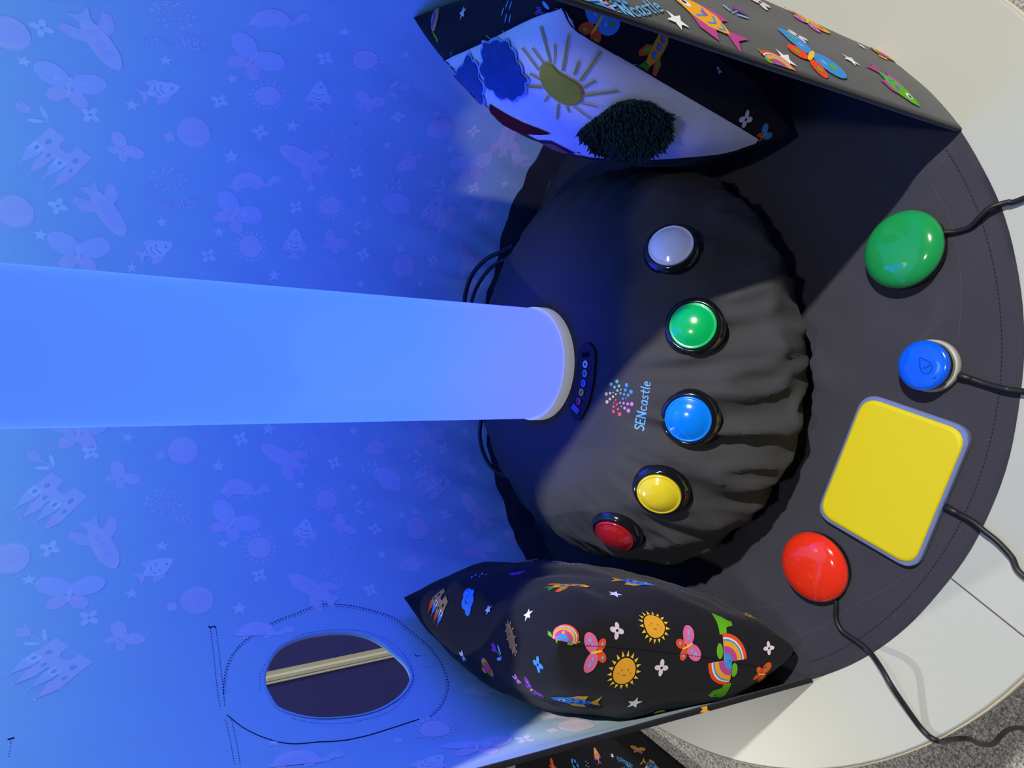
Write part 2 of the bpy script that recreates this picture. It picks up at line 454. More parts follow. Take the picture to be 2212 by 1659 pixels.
# ---------------------------------------------------------------- setting
FLOOR_Z = -0.74
def carpet():
    M = bpy.data.materials.new('grey_carpet'); M.use_nodes = True
    nt = M.node_tree; N = nt.nodes; L = nt.links; b = N['Principled BSDF']; b.inputs['Roughness'].default_value = .95; b.inputs['Specular IOR Level'].default_value = .05
    tc = N.new('ShaderNodeTexCoord'); n1 = N.new('ShaderNodeTexNoise'); n1.inputs['Scale'].default_value = 170; n1.inputs['Detail'].default_value = 4
    n2 = N.new('ShaderNodeTexNoise'); n2.inputs['Scale'].default_value = 420; n2.inputs['Detail'].default_value = 2
    ad = N.new('ShaderNodeMath'); ad.operation = 'MULTIPLY'; cr = N.new('ShaderNodeValToRGB')
    cr.color_ramp.elements[0].position = .14; cr.color_ramp.elements[0].color = (.14, .135, .13, 1)
    cr.color_ramp.elements[1].position = .40; cr.color_ramp.elements[1].color = (.80, .78, .75, 1)
    for n in (n1, n2): L.new(tc.outputs['Object'], n.inputs['Vector'])
    L.new(n1.outputs['Fac'], ad.inputs[0]); L.new(n2.outputs['Fac'], ad.inputs[1]); L.new(ad.outputs[0], cr.inputs[0]); L.new(cr.outputs[0], b.inputs['Base Color'])
    bp = N.new('ShaderNodeBump'); bp.inputs['Distance'].default_value = .004; bp.inputs['Strength'].default_value = .6
    L.new(ad.outputs[0], bp.inputs['Height']); L.new(bp.outputs[0], b.inputs['Normal'])
    return M
bm = bmesh.new(); box(bm, (0, 0.5, FLOOR_Z - .02), (9, 9, .04))
o = obj('floor', bm, carpet(), smooth=False); o['kind'] = 'structure'; o['label'] = 'grey speckled carpet floor of the hall'
wd = Vector((-.42, .907, 0)).normalized(); wc = wd * 2.75
ang = math.atan2(wd.y, wd.x)
WM = Matrix.Translation((wc.x, wc.y, 0)) @ Matrix.Rotation(ang, 4, 'Z')
bm = bmesh.new(); box(bm, (.03, 0, FLOOR_Z + 1.25), (.06, 4.6, 2.5), WM)
navy = mat('navy_partition_felt', (.030, .032, .16, 1), .9, .1, weave=300, bump=.3, mottle=.1)
o = obj('wall_left', bm, navy, smooth=False); o['kind'] = 'structure'; o['label'] = 'navy blue partition wall behind the tent'
# upright rail on the partition, straight down the wall
dr = ray(712, 1437); t = (wc - EYE).dot(wd) / dr.dot(wd); pr = EYE + dr * t
lat = (pr - wc).dot(Vector((-wd.y, wd.x, 0)))
bm = bmesh.new()
for k, (wdt, dep) in enumerate(((.044, .012), (.027, .020), (.011, .030))):
    box(bm, (-dep / 2, lat + (0, .006, .006)[k], FLOOR_Z + 1.25), (dep, wdt, 2.5), WM, k % 2)
o = obj('trim_1', bm, [mat('beige_rail', (.40, .39, .32, 1), .4, .4), mat('pale_rail', (.62, .62, .55, 1), .35, .4)], smooth=False); o['kind'] = 'structure'; o['label'] = 'beige upright rail on the navy partition'

# ---------------------------------------------------------------- table
TC = Vector((.031, .608, 0)); TR = .452
tb = thing('round_table', 'round white table under the sensory tent, thin edge band, panel joint in its top', 'table', loc=(TC.x, TC.y, FLOOR_Z))
bm = bmesh.new(); lathe(bm, [(0, -.026), (TR - .003, -.026), (TR, -.023), (TR, -.002), (TR - .002, 0), (0, 0)], 128, Matrix.Translation((0, 0, -FLOOR_Z)))
top = obj('table_top', bm, [table_m], tb)
for p in top.data.polygons: p.use_smooth = abs(p.normal.z) < .9
bm = bmesh.new(); lathe(bm, [(TR - .001, -.024), (TR + .0015, -.024), (TR + .0015, -.003), (TR - .001, -.003)], 128, Matrix.Translation((0, 0, -FLOOR_Z)), close=True)
obj('edge_band', bm, edge_m, tb)
a, b = on_z(2062, 1255), on_z(2230, 1389)
e2 = (b - a).normalized(); b = a + e2 * .12; a = a - e2 * .02; s = Vector((-e2.y, e2.x, 0)) * .0006
bm = bmesh.new(); vs = [bm.verts.new(q + Vector((0, 0, .0003)) - tb.location) for q in (a + s, b + s, b - s, a - s)]; bm.faces.new(vs)
obj('panel_joint', bm, line_m, tb, False)
bm = bmesh.new(); lathe(bm, [(0, 0), (.24, 0), (.25, .01), (.24, .022), (.06, .04), (.04, .06), (.04, .66), (.12, .70), (.16, .715), (0, .715)], 64)
obj('pedestal', bm, mat('pedestal_white', (.7, .7, .68, 1), .4, .4), tb)

# ---------------------------------------------------------------- sensory tent
C = Vector((.031, .607, 0))
AZ0, AZ1 = -60.66, 212.05        # the cloth runs from the right door edge round the back to the left one
WALLTOP = 0.80
def wall_r(az, z):
    r = .374 - .045 * z
    if az > 180: r -= .0 * z
    fb = max(0, 1 - z / .32)
    n1 = noise.noise(Vector((az / 9.0, z * 3.0, 2.0))); n2 = noise.noise(Vector((az / 4.5 + z * 14, z * 2.5, 7.0)))
    n3 = 1 - abs(noise.noise(Vector((az / 8.0 - z * 9, z * 4.0, 11.0)))) * 2.2
    edge = min(1, max(0, (az - AZ0) / 18)) * min(1, max(0, (AZ1 - az) / 18))
    back = min(1, max(0, (az - 25) / 30)) * min(1, max(0, (165 - az) / 25))
    up = min(1, z / .16)
    return r + edge * (n1 * .006 * (.25 + .75 * up) + n2 * .0015) + back * (fb ** 1.3) * min(1, z / .03 + .2) * (.011 * n2 - .006 * max(0, n3))
def wall_p(az, z, off=0.0):
    r = wall_r(az, z) + off
    return Vector((C.x + r * math.cos(rad(az)), C.y + r * math.sin(rad(az)), z))
def to_az(x, y, R=.358):         # pixel -> (azimuth, height) on the wall
    d = ray(x, y); P = EYE.copy()
    a = d.x ** 2 + d.y ** 2; bx, by = EYE.x - C.x, EYE.y - C.y
    bq = 2 * (bx * d.x + by * d.y); c = bx * bx + by * by - R * R
    t = (-bq + math.sqrt(bq * bq - 4 * a * c)) / (2 * a); P = EYE + d * t
    az = math.degrees(math.atan2(P.y - C.y, P.x - C.x))
    return (az + 360 if az < -90 else az), P.z
hole_px = [(573, 1478), (580, 1440), (605, 1405), (650, 1382), (705, 1371), (755, 1369), (800, 1379), (835, 1398), (865, 1426), (882, 1455), (884, 1474), (868, 1500),
           (830, 1530), (785, 1548), (735, 1556), (690, 1557), (640, 1550), (600, 1538), (583, 1512)]
def smooth_loop(P, k=4):
    n = len(P); out = []
    for i in range(n):
        a, b, c, d = [Vector((*P[(i + j - 1) % n], 0)) for j in range(4)]
        for s in range(k):
            t = s / k; q = .5 * ((2 * b) + (c - a) * t + (2 * a - 5 * b + 4 * c - d) * t * t + (3 * b - a - 3 * c + d) * t ** 3)
            out.append((q.x, q.y))
    return out
hole_px = smooth_loop(hole_px)
SA = .0063                        # metres of cloth per degree
hole = [(to_az(*p)[0] * SA, to_az(*p)[1]) for p in hole_px]
hc = (sum(p[0] for p in hole) / len(hole), sum(p[1] for p in hole) / len(hole))
big = [(hc[0] + (p[0] - hc[0]) * 1.12, hc[1] + (p[1] - hc[1]) * 1.12) for p in hole]
def wall_sheet(off, az0, az1, z0, z1, du=.012):
    pts = []; nu = int((az1 - az0) * SA / du); nv = int((z1 - z0) / du)
    for i in range(nu + 1):
        for j in range(nv + 1):
            p = (az0 * SA + (az1 - az0) * SA * i / nu, z0 + (z1 - z0) * j / nv)
            if not inside(p, big): pts.append(p)
    n0 = len(pts); pts += hole
    ed = [(n0 + i, n0 + (i + 1) % len(hole)) for i in range(len(hole))]
    V, E_, F, *_ = delaunay_2d_cdt([Vector(p) for p in pts], ed, [], 0, 1e-6)
    b = bmesh.new(); vs = [b.verts.new(wall_p(v.x / SA, v.y, off)) for v in V]
    for f in F:
        c = sum((V[i] for i in f), Vector((0, 0))) / 3
        if inside(c, hole): continue
        fc = b.faces.new([vs[i] for i in f])
        if fc.calc_area() < 1e-9: b.faces.remove(fc)
    bmesh.ops.recalc_face_normals(b, faces=b.faces[:])
    bmesh.ops.delete(b, geom=[v for v in b.verts if not v.link_faces], context='VERTS')
    return b
tent = thing('sensory_tent', 'round fabric tent on the white table, blue-lit white lining, black printed cover', 'tent', loc=(C.x, C.y, 0))
TM = Matrix.Translation(-tent.location)
def tent_part(name, b, mats, par=None, sm=True):
    bmesh.ops.transform(b, matrix=TM, verts=b.verts[:])
    return obj(name, b, mats, par or tent, sm)
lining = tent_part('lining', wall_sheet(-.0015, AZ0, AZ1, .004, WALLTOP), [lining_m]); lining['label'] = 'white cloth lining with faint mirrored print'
coverm = mat('black_tent_cloth', (.026, .028, .034, 1), .9, .12, sheen=.28, weave=900, bump=.25, mottle=.15)
cover = tent_part('printed_cover', wall_sheet(.0015, AZ0, AZ1, .001, WALLTOP), [coverm]); cover['label'] = 'black outer cloth with bright printed motifs'
# thin rim round the oval window and round the door edges closes the two layers
bm = bmesh.new(); n = len(hole)
ia = [bm.verts.new(wall_p(p[0] / SA, p[1], -.0030)) for p in hole]; oa = [bm.verts.new(wall_p(p[0] / SA, p[1], .0022)) for p in hole]
ib = [bm.verts.new(wall_p((hc[0] + (p[0] - hc[0]) * 1.035) / SA, hc[1] + (p[1] - hc[1]) * 1.035, -.0027)) for p in hole]
for i in range(n):
    j = (i + 1) % n
    bm.faces.new((ia[i], ia[j], oa[j], oa[i])); bm.faces.new((ia[i], ib[i], ib[j], ia[j]))
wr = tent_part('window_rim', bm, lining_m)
# black hems along both door edges
def hem(az_in, az_out, side):
    b = bmesh.new(); nz = 40; rows = []
    for k in range(nz + 1):
        z = .002 + (WALLTOP - .002) * k / nz
        ai, ao = az_in(z), az_out(z)
        w = .002 * noise.noise(Vector((z * 14, side * 3.3, 0)))
        rows.append([b.verts.new(wall_p(ai, z, -.0028)), b.verts.new(wall_p((ai + ao) / 2, z, -.0034 + w * .3)), b.verts.new(wall_p(ao, z, -.0015)),
                     b.verts.new(wall_p(ao, z, .0021)), b.verts.new(wall_p(ai, z, .0018))])
    for p, q in zip(rows, rows[1:]):
        for i in range(4): b.faces.new((p[i], p[i + 1], q[i + 1], q[i]))
    return b
hl = tent_part('door_hem', hem(lambda z: AZ1 - 2.0 - 1.2 * min(1, z / .2), lambda z: AZ1 + .2 + 3.2 * min(1, z / .25), 1), [blackp])
hr = tent_part('door_hem', hem(lambda z: AZ0 + .9, lambda z: AZ0 - .1, 2), [coverm])
# black skirt band where the wall meets the mat
bm = bmesh.new(); rows = []
for i in range(181):
    az = AZ0 + 6 + (AZ1 - AZ0 - 12) * i / 180
    hgt = .046 + .006 * noise.noise(Vector((az / 14, 0, 3)))
    rows.append([bm.verts.new(wall_p(az, .003 + hgt * k / 4, -.0035)) for k in range(5)])
for p, q in zip(rows, rows[1:]):
    for k in range(4): bm.faces.new((p[k], p[k + 1], q[k + 1], q[k]))
tent_part('skirt_band', bm, [black])
# mat: the tent's round cloth floor
def mat_z(x, y):
    z = .0035 + .0014 * noise.noise(Vector((x * 22, y * 22, 1))) + .0008 * noise.noise(Vector((x * 60, y * 60, 4)))
    r = math.hypot(x - C.x, y - C.y); a = math.degrees(math.atan2(y - C.y, x - C.x))
    # soft creases in front of the cushion and beside the right door edge
    for (ax, ay, bx, by, w, hh) in MAT_FOLDS:
        dx, dy = bx - ax, by - ay; L2 = dx * dx + dy * dy; t = max(0, min(1, ((x - ax) * dx + (y - ay) * dy) / L2))
        d = math.hypot(x - ax - dx * t, y - ay - dy * t); z += hh * math.exp(-(d / w) ** 2) * math.sin(PI * min(1, max(.05, t * .9 + .1)))
    return z * max(0.15, min(1, (.374 - r) / .03)) if r > .344 else z
MAT_FOLDS = []
for a, b, w, hh in (((1900, 300), (2060, 300), .010, .008), ((1960, 420), (2060, 310), .008, .006), ((1740, 760), (1800, 860), .012, .007), ((1660, 1020), (1760, 830), .014, .010),
                    ((1590, 1200), (1700, 1040), .012, .008), ((1640, 1330), (1600, 1190), .012, .007), ((1700, 1340), (1752, 1470), .012, .007)):
    p, q = on_z(*a), on_z(*b); MAT_FOLDS.append((p.x, p.y, q.x, q.y, w, hh))
bm = bmesh.new(); NR, NA = 70, 200; rings = [[bm.verts.new((C.x, C.y, mat_z(C.x, C.y)))]]
for i in range(1, NR + 1):
    r = .3735 * i / NR; row = []
    for k in range(NA):
        a = 2 * PI * k / NA; rr = r
        if i == NR: rr = r + .0016 * noise.noise(Vector((math.cos(a) * 5, math.sin(a) * 5, 0)))
        x, y = C.x + rr * math.cos(a), C.y + rr * math.sin(a); row.append(bm.verts.new((x, y, mat_z(x, y))))
    rings.append(row)
for k in range(NA): bm.faces.new((rings[0][0], rings[1][k], rings[1][(k + 1) % NA]))
for p, q in zip(rings[1:], rings[2:]):
    for k in range(NA): bm.faces.new((p[k], q[k], q[(k + 1) % NA], p[(k + 1) % NA]))
low = [bm.verts.new((v.co.x, v.co.y, .0005)) for v in rings[-1]]
for k in range(NA): bm.faces.new((rings[-1][k], low[k], low[(k + 1) % NA], rings[-1][(k + 1) % NA]))
fmat = tent_part('floor_mat', bm, [black]); fmat['label'] = 'black cloth floor with stitched hem'
# unseen roof and scalloped door valance, added to block and shape incoming light
bm = bmesh.new(); n = 96
r0 = [bm.verts.new(wall_p(AZ0 + 360 * i / n, WALLTOP) if False else Vector((C.x + .341 * math.cos(2 * PI * i / n), C.y + .341 * math.sin(2 * PI * i / n), WALLTOP))) for i in range(n)]
r1 = [bm.verts.new(Vector((C.x + .18 * math.cos(2 * PI * i / n), C.y + .18 * math.sin(2 * PI * i / n), WALLTOP + .20))) for i in range(n)]
ap = bm.verts.new((C.x, C.y, WALLTOP + .36))
for i in range(n):
    j = (i + 1) % n; bm.faces.new((r0[i], r0[j], r1[j], r1[i])); bm.faces.new((r1[i], r1[j], ap))
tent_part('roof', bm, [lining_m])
bm = bmesh.new(); rows = []
for i in range(121):
    az = AZ1 - 360 + (AZ0 - AZ1 + 360) * i / 120
    zl = .685 + .022 * abs(math.sin(i / 120 * PI * 7))
    zz = [zl, (zl + WALLTOP) / 2, WALLTOP]
    rows.append([bm.verts.new(Vector((C.x + (.374 - .045 * z) * math.cos(rad(az)), C.y + (.374 - .045 * z) * math.sin(rad(az)), z))) for z in zz])
for p, q in zip(rows, rows[1:]):
    for k in range(2): bm.faces.new((p[k], p[k + 1], q[k + 1], q[k]))
tent_part('unseen_shade_valance', bm, [blackp])

# --- print seen through the lining (mirrored, faint)
K = Marks(bvh_of(lining), fcol, lift=.0003, step=.00007)
R_, BF, FI, SU, BA, ST, FL, TU, CA, LO, RT, CL = 'rocket', 'bfly', 'fish', 'sun', 'balloon', 'star', 'flower', 'tulip', 'castle', 'logo', 'turtle', 'cloud'
SIZE = dict(rocket=.068, bfly=.062, sbfly=.038, fish=.044, sun=.042, balloon=.045, star=.0145, bstar=.019, flower=.019, tulip=.036, castle=.062, logo=.062, turtle=.066, cloud=.050, drops=.030)
def make(k, colour=None):
    return {'rocket': m_rocket, 'bfly': m_butterfly, 'sbfly': lambda: m_butterfly('orange', 'lilac', 'red'), 'pbfly': lambda: m_butterfly('purple', 'purple', 'lilac'), 'fish': lambda: m_fish('lblue', 'orange', 'navy'),
            'ofish': m_fish, 'gfish': lambda: m_fish('green', 'magenta', 'blue'), 'bfish': lambda: m_fish('blue', 'orange', 'navy'), 'sun': m_sun, 'balloon': m_balloon, 'star': m_star, 'bstar': m_star, 'flower': m_flower,
            'bflower': lambda: m_flower('blue'), 'vflower': lambda: m_flower('lilac'), 'tulip': m_tulip, 'castle': m_castle, 'logo': m_logo, 'turtle': m_turtle, 'cloud': m_cloud, 'drops': m_drops,
            'hedgehog': m_hedgehog, 'qt': m_quarter_turtle, 'mbfly': lambda: m_butterfly('pink', 'red', 'lblue'), 'rbfly': lambda: m_butterfly('red', 'red', 'green')}[k]()
SIZE.update(ofish=.044, gfish=.040, bfish=.044, pbfly=.03, bflower=.019, vflower=.019, mbfly=.055, rbfly=.05, hedgehog=.05)
for x, y, k, a in [(215, 90, R_, -55), (90, 60, FL, 20), (4, 72, BA, 0), (52, 132, ST, 80), (358, 130, ST, 95), (502, 170, ST, 100), (285, 227, ST, 90), (150, 185, BF, 80), (345, 195, FI, 120),
        (65, 240, TU, 150), (195, 248, FL, 0), (475, 218, FL, 10), (408, 288, BA, 10), (115, 345, CA, 222), (267, 322, 'sbfly', 40), (375, 45, LO, 95), (365, 400, LO, 95), (230, 455, R_, -55), (125, 445, FL, 20),
        (22, 462, BA, 30), (87, 507, ST, 85), (350, 480, ST, 100), (473, 502, ST, 90), (170, 545, BF, 85), (335, 540, FI, 120), (285, 578, ST, 95), (450, 552, FL, 10), (541, 533, SU, 80), (578, 207, SU, 80),
        (790, 128, SU, 85), (714, 445, SU, 80), (535, 392, RT, 95), (585, 42, RT, 100), (545, 125, BF, 50), (508, 460, BF, 55), (632, 272, 'bstar', 80), (672, 405, ST, 90), (744, 68, ST, 75), (877, 118, ST, 90), (836, 312, ST, 90),
        (972, 322, ST, 90), (785, 430, ST, 95), (500, 338, 'bstar', 95), (688, 208, FI, 175), (636, 528, FI, 175), (655, 345, R_, 150), (738, 312, LO, 200), (692, 608, LO, 205), (795, 222, 'sbfly', 60), (722, 525, 'sbfly', 60), (562, 285, FL, 30),
        (866, 190, TU, 10), (785, 490, TU, 10), (940, 400, TU, 160), (860, 252, FL, 45), (702, 125, FL, 10), (770, 372, FL, 20), (640, 447, FL, 10), (785, 550, FL, 30), (948, 272, BA, -80), (870, 566, BA, -80), (885, 350, 'ofish', 120), (1018, 362, BF, 90),
        (943, 468, CA, 228), (858, 440, CL, 60), (850, 402, 'drops', 60), (1095, 300, R_, 75), (1023, 283, FL, 40), (1023, 405, FL, 20), (1045, 455, 'sbfly', 20), (1090, 397, ST, 90), (1122, 345, 'gfish', 30), (935, 562, FL, 30), (907, 613, ST, 90),
        (778, 613, ST, 80), (592, 595, 'bstar', 90), (1012, 560, R_, 120), (1024, 615, 'gfish', 40), (170, 930, BF, 85), (277, 945, ST, 80), (85, 993, TU, 150), (195, 977, FL, 10), (386, 976, BA, 12), (520, 948, FL, 20), (472, 1007, 'bstar', 90),
        (262, 1030, 'sbfly', 40), (105, 1085, CA, 222), (515, 1055, RT, 90), (612, 990, R_, 150), (675, 945, LO, 205), (580, 927, 'bstar', 85), (763, 930, ST, 90), (816, 965, 'ofish', 110), (925, 940, BF, 90), (1005, 933, ST, 80), (958, 968, FL, 20),
        (722, 1000, FL, 20), (800, 1012, 'drops', 70), (838, 1035, CL, 60), (888, 985, TU, 170), (930, 1040, CA, 225), (1008, 1005, 'sbfly', 20), (648, 1048, ST, 90), (763, 1053, ST, 85), (357, 1095, LO, 110), (705, 1080, SU, 80), (220, 1175, R_, -60),
        (108, 1185, FL, 20), (8, 1208, BA, 10), (500, 1130, BF, 55), (560, 1183, SU, 85), (350, 1180, ST, 90), (482, 1175, ST, 90), (62, 1253, ST, 85), (335, 1230, FI, 130), (150, 1280, BF, 80), (285, 1283, ST, 90), (415, 1300, BA, 15), (517, 1315, 'bstar', 90),
        (192, 1335, FL, 10), (560, 1243, FL, 10), (65, 1372, TU, 150), (265, 1378, 'sbfly', 40), (738, 1137, 'sbfly', 30), (657, 1150, FI, 170), (788, 1095, TU, 10), (868, 1112, ST, 90), (900, 1135, BA, -80), (810, 1143, FL, 30), (962, 1110, FL, 20),
        (955, 1165, ST, 90), (1030, 1183, BF, 80), (892, 1220, 'ofish', 110), (825, 1198, ST, 90), (735, 1222, LO, 205), (675, 1272, R_, 150), (1028, 1105, R_, 130), (1097, 1126, ST, 80), (1112, 1165, 'gfish', 60), (800, 1275, FL, 20), (1072, 1055, LO, 100),
        (103, 1445, CA, 215), (555, 1362, RT, 90), (940, 1578, SU, 85), (1133, 1598, FL, 10), (1030, 1612, BF, 90), (1040, 1492, 'ofish', 100), (1150, 1512, TU, 175), (1235, 1570, BA, 10), (1225, 1542, CA, 170), (640, 1640, RT, 90), (860, 1600, ST, 90),
        (590, 1605, ST, 95), (925, 1652, FI, 170)]:
    if k == FI: a -= 180
    K.motif(x, y, a, SIZE[k], m_turtle(-1) if k == RT else make(k), mirror=True)
# sewing round the window and the straps
ring_o = [(482, 1500), (487, 1450), (505, 1410), (540, 1375), (590, 1345), (640, 1325), (690, 1307), (745, 1307), (800, 1318), (850, 1335), (895, 1370), (930, 1400), (957, 1440), (968, 1475), (965, 1500), (950, 1530), (925, 1552)]
ring_b = [(490, 1545), (530, 1575), (580, 1597), (630, 1607), (690, 1603), (740, 1600), (790, 1590), (840, 1575), (880, 1562), (905, 1554)]
K.stroke_px(ring_o, 2.0, stitch_d, 0, (3.4, 3.2)); K.stroke_px([(x - (x - 725) * .016, y - (y - 1460) * .03) for x, y in ring_o], 1.4, stitch_d, 0, (2.4, 4.8))
K.stroke_px(ring_b, 2.0, stitch_d, 0)
ring_i = [(563, 1490), (562, 1460), (575, 1430), (605, 1395), (650, 1372), (710, 1362), (770, 1362), (820, 1375), (860, 1400), (885, 1435), (894, 1470), (880, 1500), (845, 1535), (800, 1552), (740, 1563), (680, 1562), (620, 1550)]
K.stroke_px(ring_i, 1.3, stitch_d, 0, (2.2, 4.6))
for pl in ([(454, 1357), (462, 1420), (468, 1480), (475, 1530)], [(466, 1355), (474, 1420), (481, 1480), (486, 1530)], [(487, 1555), (497, 1600), (508, 1659)], [(500, 1555), (512, 1610), (520, 1659)], [(24, 1600), (20, 1628), (18, 1640)]):
    K.stroke_px(pl, 1.5, stitch_d, 0, (2.6, 3.0))
K.stroke_px([(450, 1353), (456, 1356), (462, 1352), (466, 1357)], 2.6, stitch_d, 0); K.stroke_px([(16, 1598), (24, 1596), (31, 1594)], 3.0, stitch_d, 0)
K.stroke_px([(896, 1413), (899, 1418), (905, 1416)], 1.8, stitch_d, 0); K.stroke_px([(905, 1417), (920, 1416)], 1.0, stitch_d, 0, (2, 3)); K.stroke_px([(912, 1443), (950, 1437)], 1.0, stitch_d, 0, (2, 3))
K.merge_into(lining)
# --- print on the outside, right of the door
K = Marks(bvh_of(cover), pcol, lift=.0011, step=.00008, maxe=.005, k=.72)
for x, y, k, a, s in [(1525, 40, 'ofish', 235, .085), (1460, 47, ST, 60, .026), (1547, 106, FL, 60, .030), (1742, 48, 'sbfly', 80, .062), (1720, 80, FL, 40, .030), (1590, 27, TU, 20, .05), (1750, 122, BF, 60, .085), (1695, 130, ST, 60, .028),
                      (1836, 132, ST, 80, .026), (1908, 122, BA, 60, .05), (1860, 102, ST, 30, .016), (1930, 185, 'gfish', 50, .075), (1905, 222, R_, -25, .055), (2005, 257, ST, 60, .022), (1808, 196, FL, 20, .024), (1690, 147, 'turtle', 60, .08),
                      (1436, 78, 'sbfly', 60, .05), (1270, 6, 'bfish', 40, .06), (1640, 8, FL, 40, .03)]:
    K.motif(x, y, a, s, make(k))
K.motif(1370, 24, 135, .080, text_polys('SENcastle', 'sky')); K.motif(1318, 6, 130, .075, [(q, k, l) for q, k, l in m_logo('sky') if k != 'sky'])
K.stroke_px([(1360, 62), (1420, 85), (1480, 105)], 1.0, stitch_k, 0, (4, 3))
# the print carries on round the tent
K.maxe = .012; KINDS = ['ofish', ST, FL, 'sbfly', BA, R_, SU, ST, BF, TU, CA, FL, RT, CL, ST, 'gfish']
q = 0
for i in range(29):
    for j in range(9):
        az = AZ0 + 5 + i * 9.3 + (4.6 if j % 2 else 0); z = .06 + j * .085; q += 5
        if az > AZ1 - 4 or (az < -10 and z < .42): continue
        ac, zc = hc[0] / SA, hc[1]
        if abs(az - ac) < 17 and abs(z - zc) < .125: continue
        k = KINDS[(q + j * 3) % len(KINDS)]; N = Vector((math.cos(rad(az)), math.sin(rad(az)), 0)); t = random.uniform(0, 2 * PI)
        u = Vector((0, 0, 1)) * math.cos(t) + N.cross(Vector((0, 0, 1))) * math.sin(t)
        K.put(wall_p(az, z, .0016), N, u, SIZE[k], make(k))
K.merge_into(cover)
# --- left hem print and stitching
K = Marks(bvh_of(hl), pcol, lift=.0008)
K.motif(1402, 1574, 60, .05, make('cloud')); K.motif(1322, 1603, 20, .035, m_drops('white')); K.motif(1465, 1563, 20, .02, m_star()); K.motif(1655, 1512, 90, .028, make('turtle')); K.motif(1522, 1536, 70, .014, m_star('orange'))
K.stroke_px([(1120, 1652), (1250, 1622), (1380, 1592), (1500, 1556), (1620, 1520)], 1.0, stitch_k, 1, (5, 3))
K.merge_into(hl)
# --- stitching on the mat
K = Marks(bvh_of(fmat), pcol, lift=.0003)
for pl in ([(1865, 212), (1920, 270), (1965, 330), (2020, 410), (2055, 480), (2072, 560), (2076, 650), (2070, 740)], [(2047, 302), (2058, 312), (2040, 345), (2015, 390)], [(2045, 1060), (2015, 1110), (1985, 1170)], [(1960, 1240), (1900, 1280), (1850, 1305), (1820, 1320)],
           [(1600, 1315), (1650, 1312), (1705, 1302)], [(1690, 1385), (1750, 1365), (1800, 1340)]):
    K.stroke_px(pl, 1.2, stitch_l, 0, (3.5, 3.5))
edge = [on_z(*p) for p in ((2060, 310), (1775, 1470))]
a0 = math.degrees(math.atan2(edge[1].y - C.y, edge[1].x - C.x)); a1 = math.degrees(math.atan2(edge[0].y - C.y, edge[0].x - C.x))
mb = K.b
si = K.slot(stitch_m)
for i in range(150):
    t0 = a0 + (a1 - a0) * i / 150; t1 = t0 + (a1 - a0) / 150 * .62
    q = []
    for (t, r) in ((t0, .3592), (t1, .3592), (t1, .3584), (t0, .3584)):
        p = Vector((C.x + r * math.cos(rad(t)), C.y + r * math.sin(rad(t)), .05)); hh = mb.ray_cast(p, Vector((0, 0, -1)))
        q.append(K.bm.verts.new(hh[0] + Vector((0, 0, .0003))))
    f = K.bm.faces.new(q); f.material_index = si
K.merge_into(fmat)

# ---------------------------------------------------------------- sensory hub: round cushion, light tube, sockets and five buttons
HC = Vector((.022, .609, .004))
hub = thing('sensory_hub', 'round black cushion with a glowing blue tube and five coloured push buttons inside the tent', 'light', loc=HC)
prof = [(0, .186), (.03, .186), (.06, .186), (.085, .1855), (.105, .184), (.122, .1815), (.137, .178), (.150, .1725), (.162, .1655), (.174, .157), (.184, .147), (.194, .136), (.203, .122), (.211, .106), (.217, .09), (.221, .074),
        (.222, .058), (.220, .044), (.214, .030), (.206, .018), (.196, .008), (.184, .002), (.10, .0), (0, .0)]
def hub_p(r, z, a):
    # puckers gathered towards the seam, strongest on the front
    th = math.degrees(a)
    w = max(0, min(1, (r - .135) / .07)) * max(0, min(1, z / .03)) if z > .005 else 0
    fr = .55 + .45 * max(0, -math.sin(a + .25))
    n1 = noise.noise(Vector((th / 7.0, z * 16, 1.3))); n2 = noise.noise(Vector((th / 3.2 + z * 12, z * 9, 5.1)))
    rid = (1 - abs(n1)) ** 3 - .35
    k = w * fr * (.0105 * rid + .0060 * n2)
    big = .006 * w * noise.noise(Vector((math.cos(a) * 1.7, math.sin(a) * 1.7, 9)))
    return Vector(((r + k + big) * math.cos(a), (r + k + big) * math.sin(a), max(0, z + k * .5)))
pp = catmull([Vector((r, 0, z)) for r, z in prof], 3)
bm = bmesh.new(); NA = 260; rings = []
for p in pp:
    r, z = max(0, p.x), p.z
    rings.append([bm.verts.new((0, 0, z))] if r < 1e-5 else [bm.verts.new(hub_p(r, z, 2 * PI * k / NA)) for k in range(NA)])
for p, q in zip(rings, rings[1:]):
    for k in range(NA):
        u = []
        for v in (p[k % len(p)], p[(k + 1) % len(p)] if len(p) > 1 else p[0], q[(k + 1) % len(q)] if len(q) > 1 else q[0], q[k % len(q)]):
            if v not in u: u.append(v)
        if len(u) > 2: bm.faces.new(u)
bmesh.ops.recalc_face_normals(bm, faces=bm.faces[:])
cush = obj('cushion', bm, [hubc], hub); cush['label'] = 'puckered black cloth cushion with printed logo'
hub_bvh = bvh_of(cush)
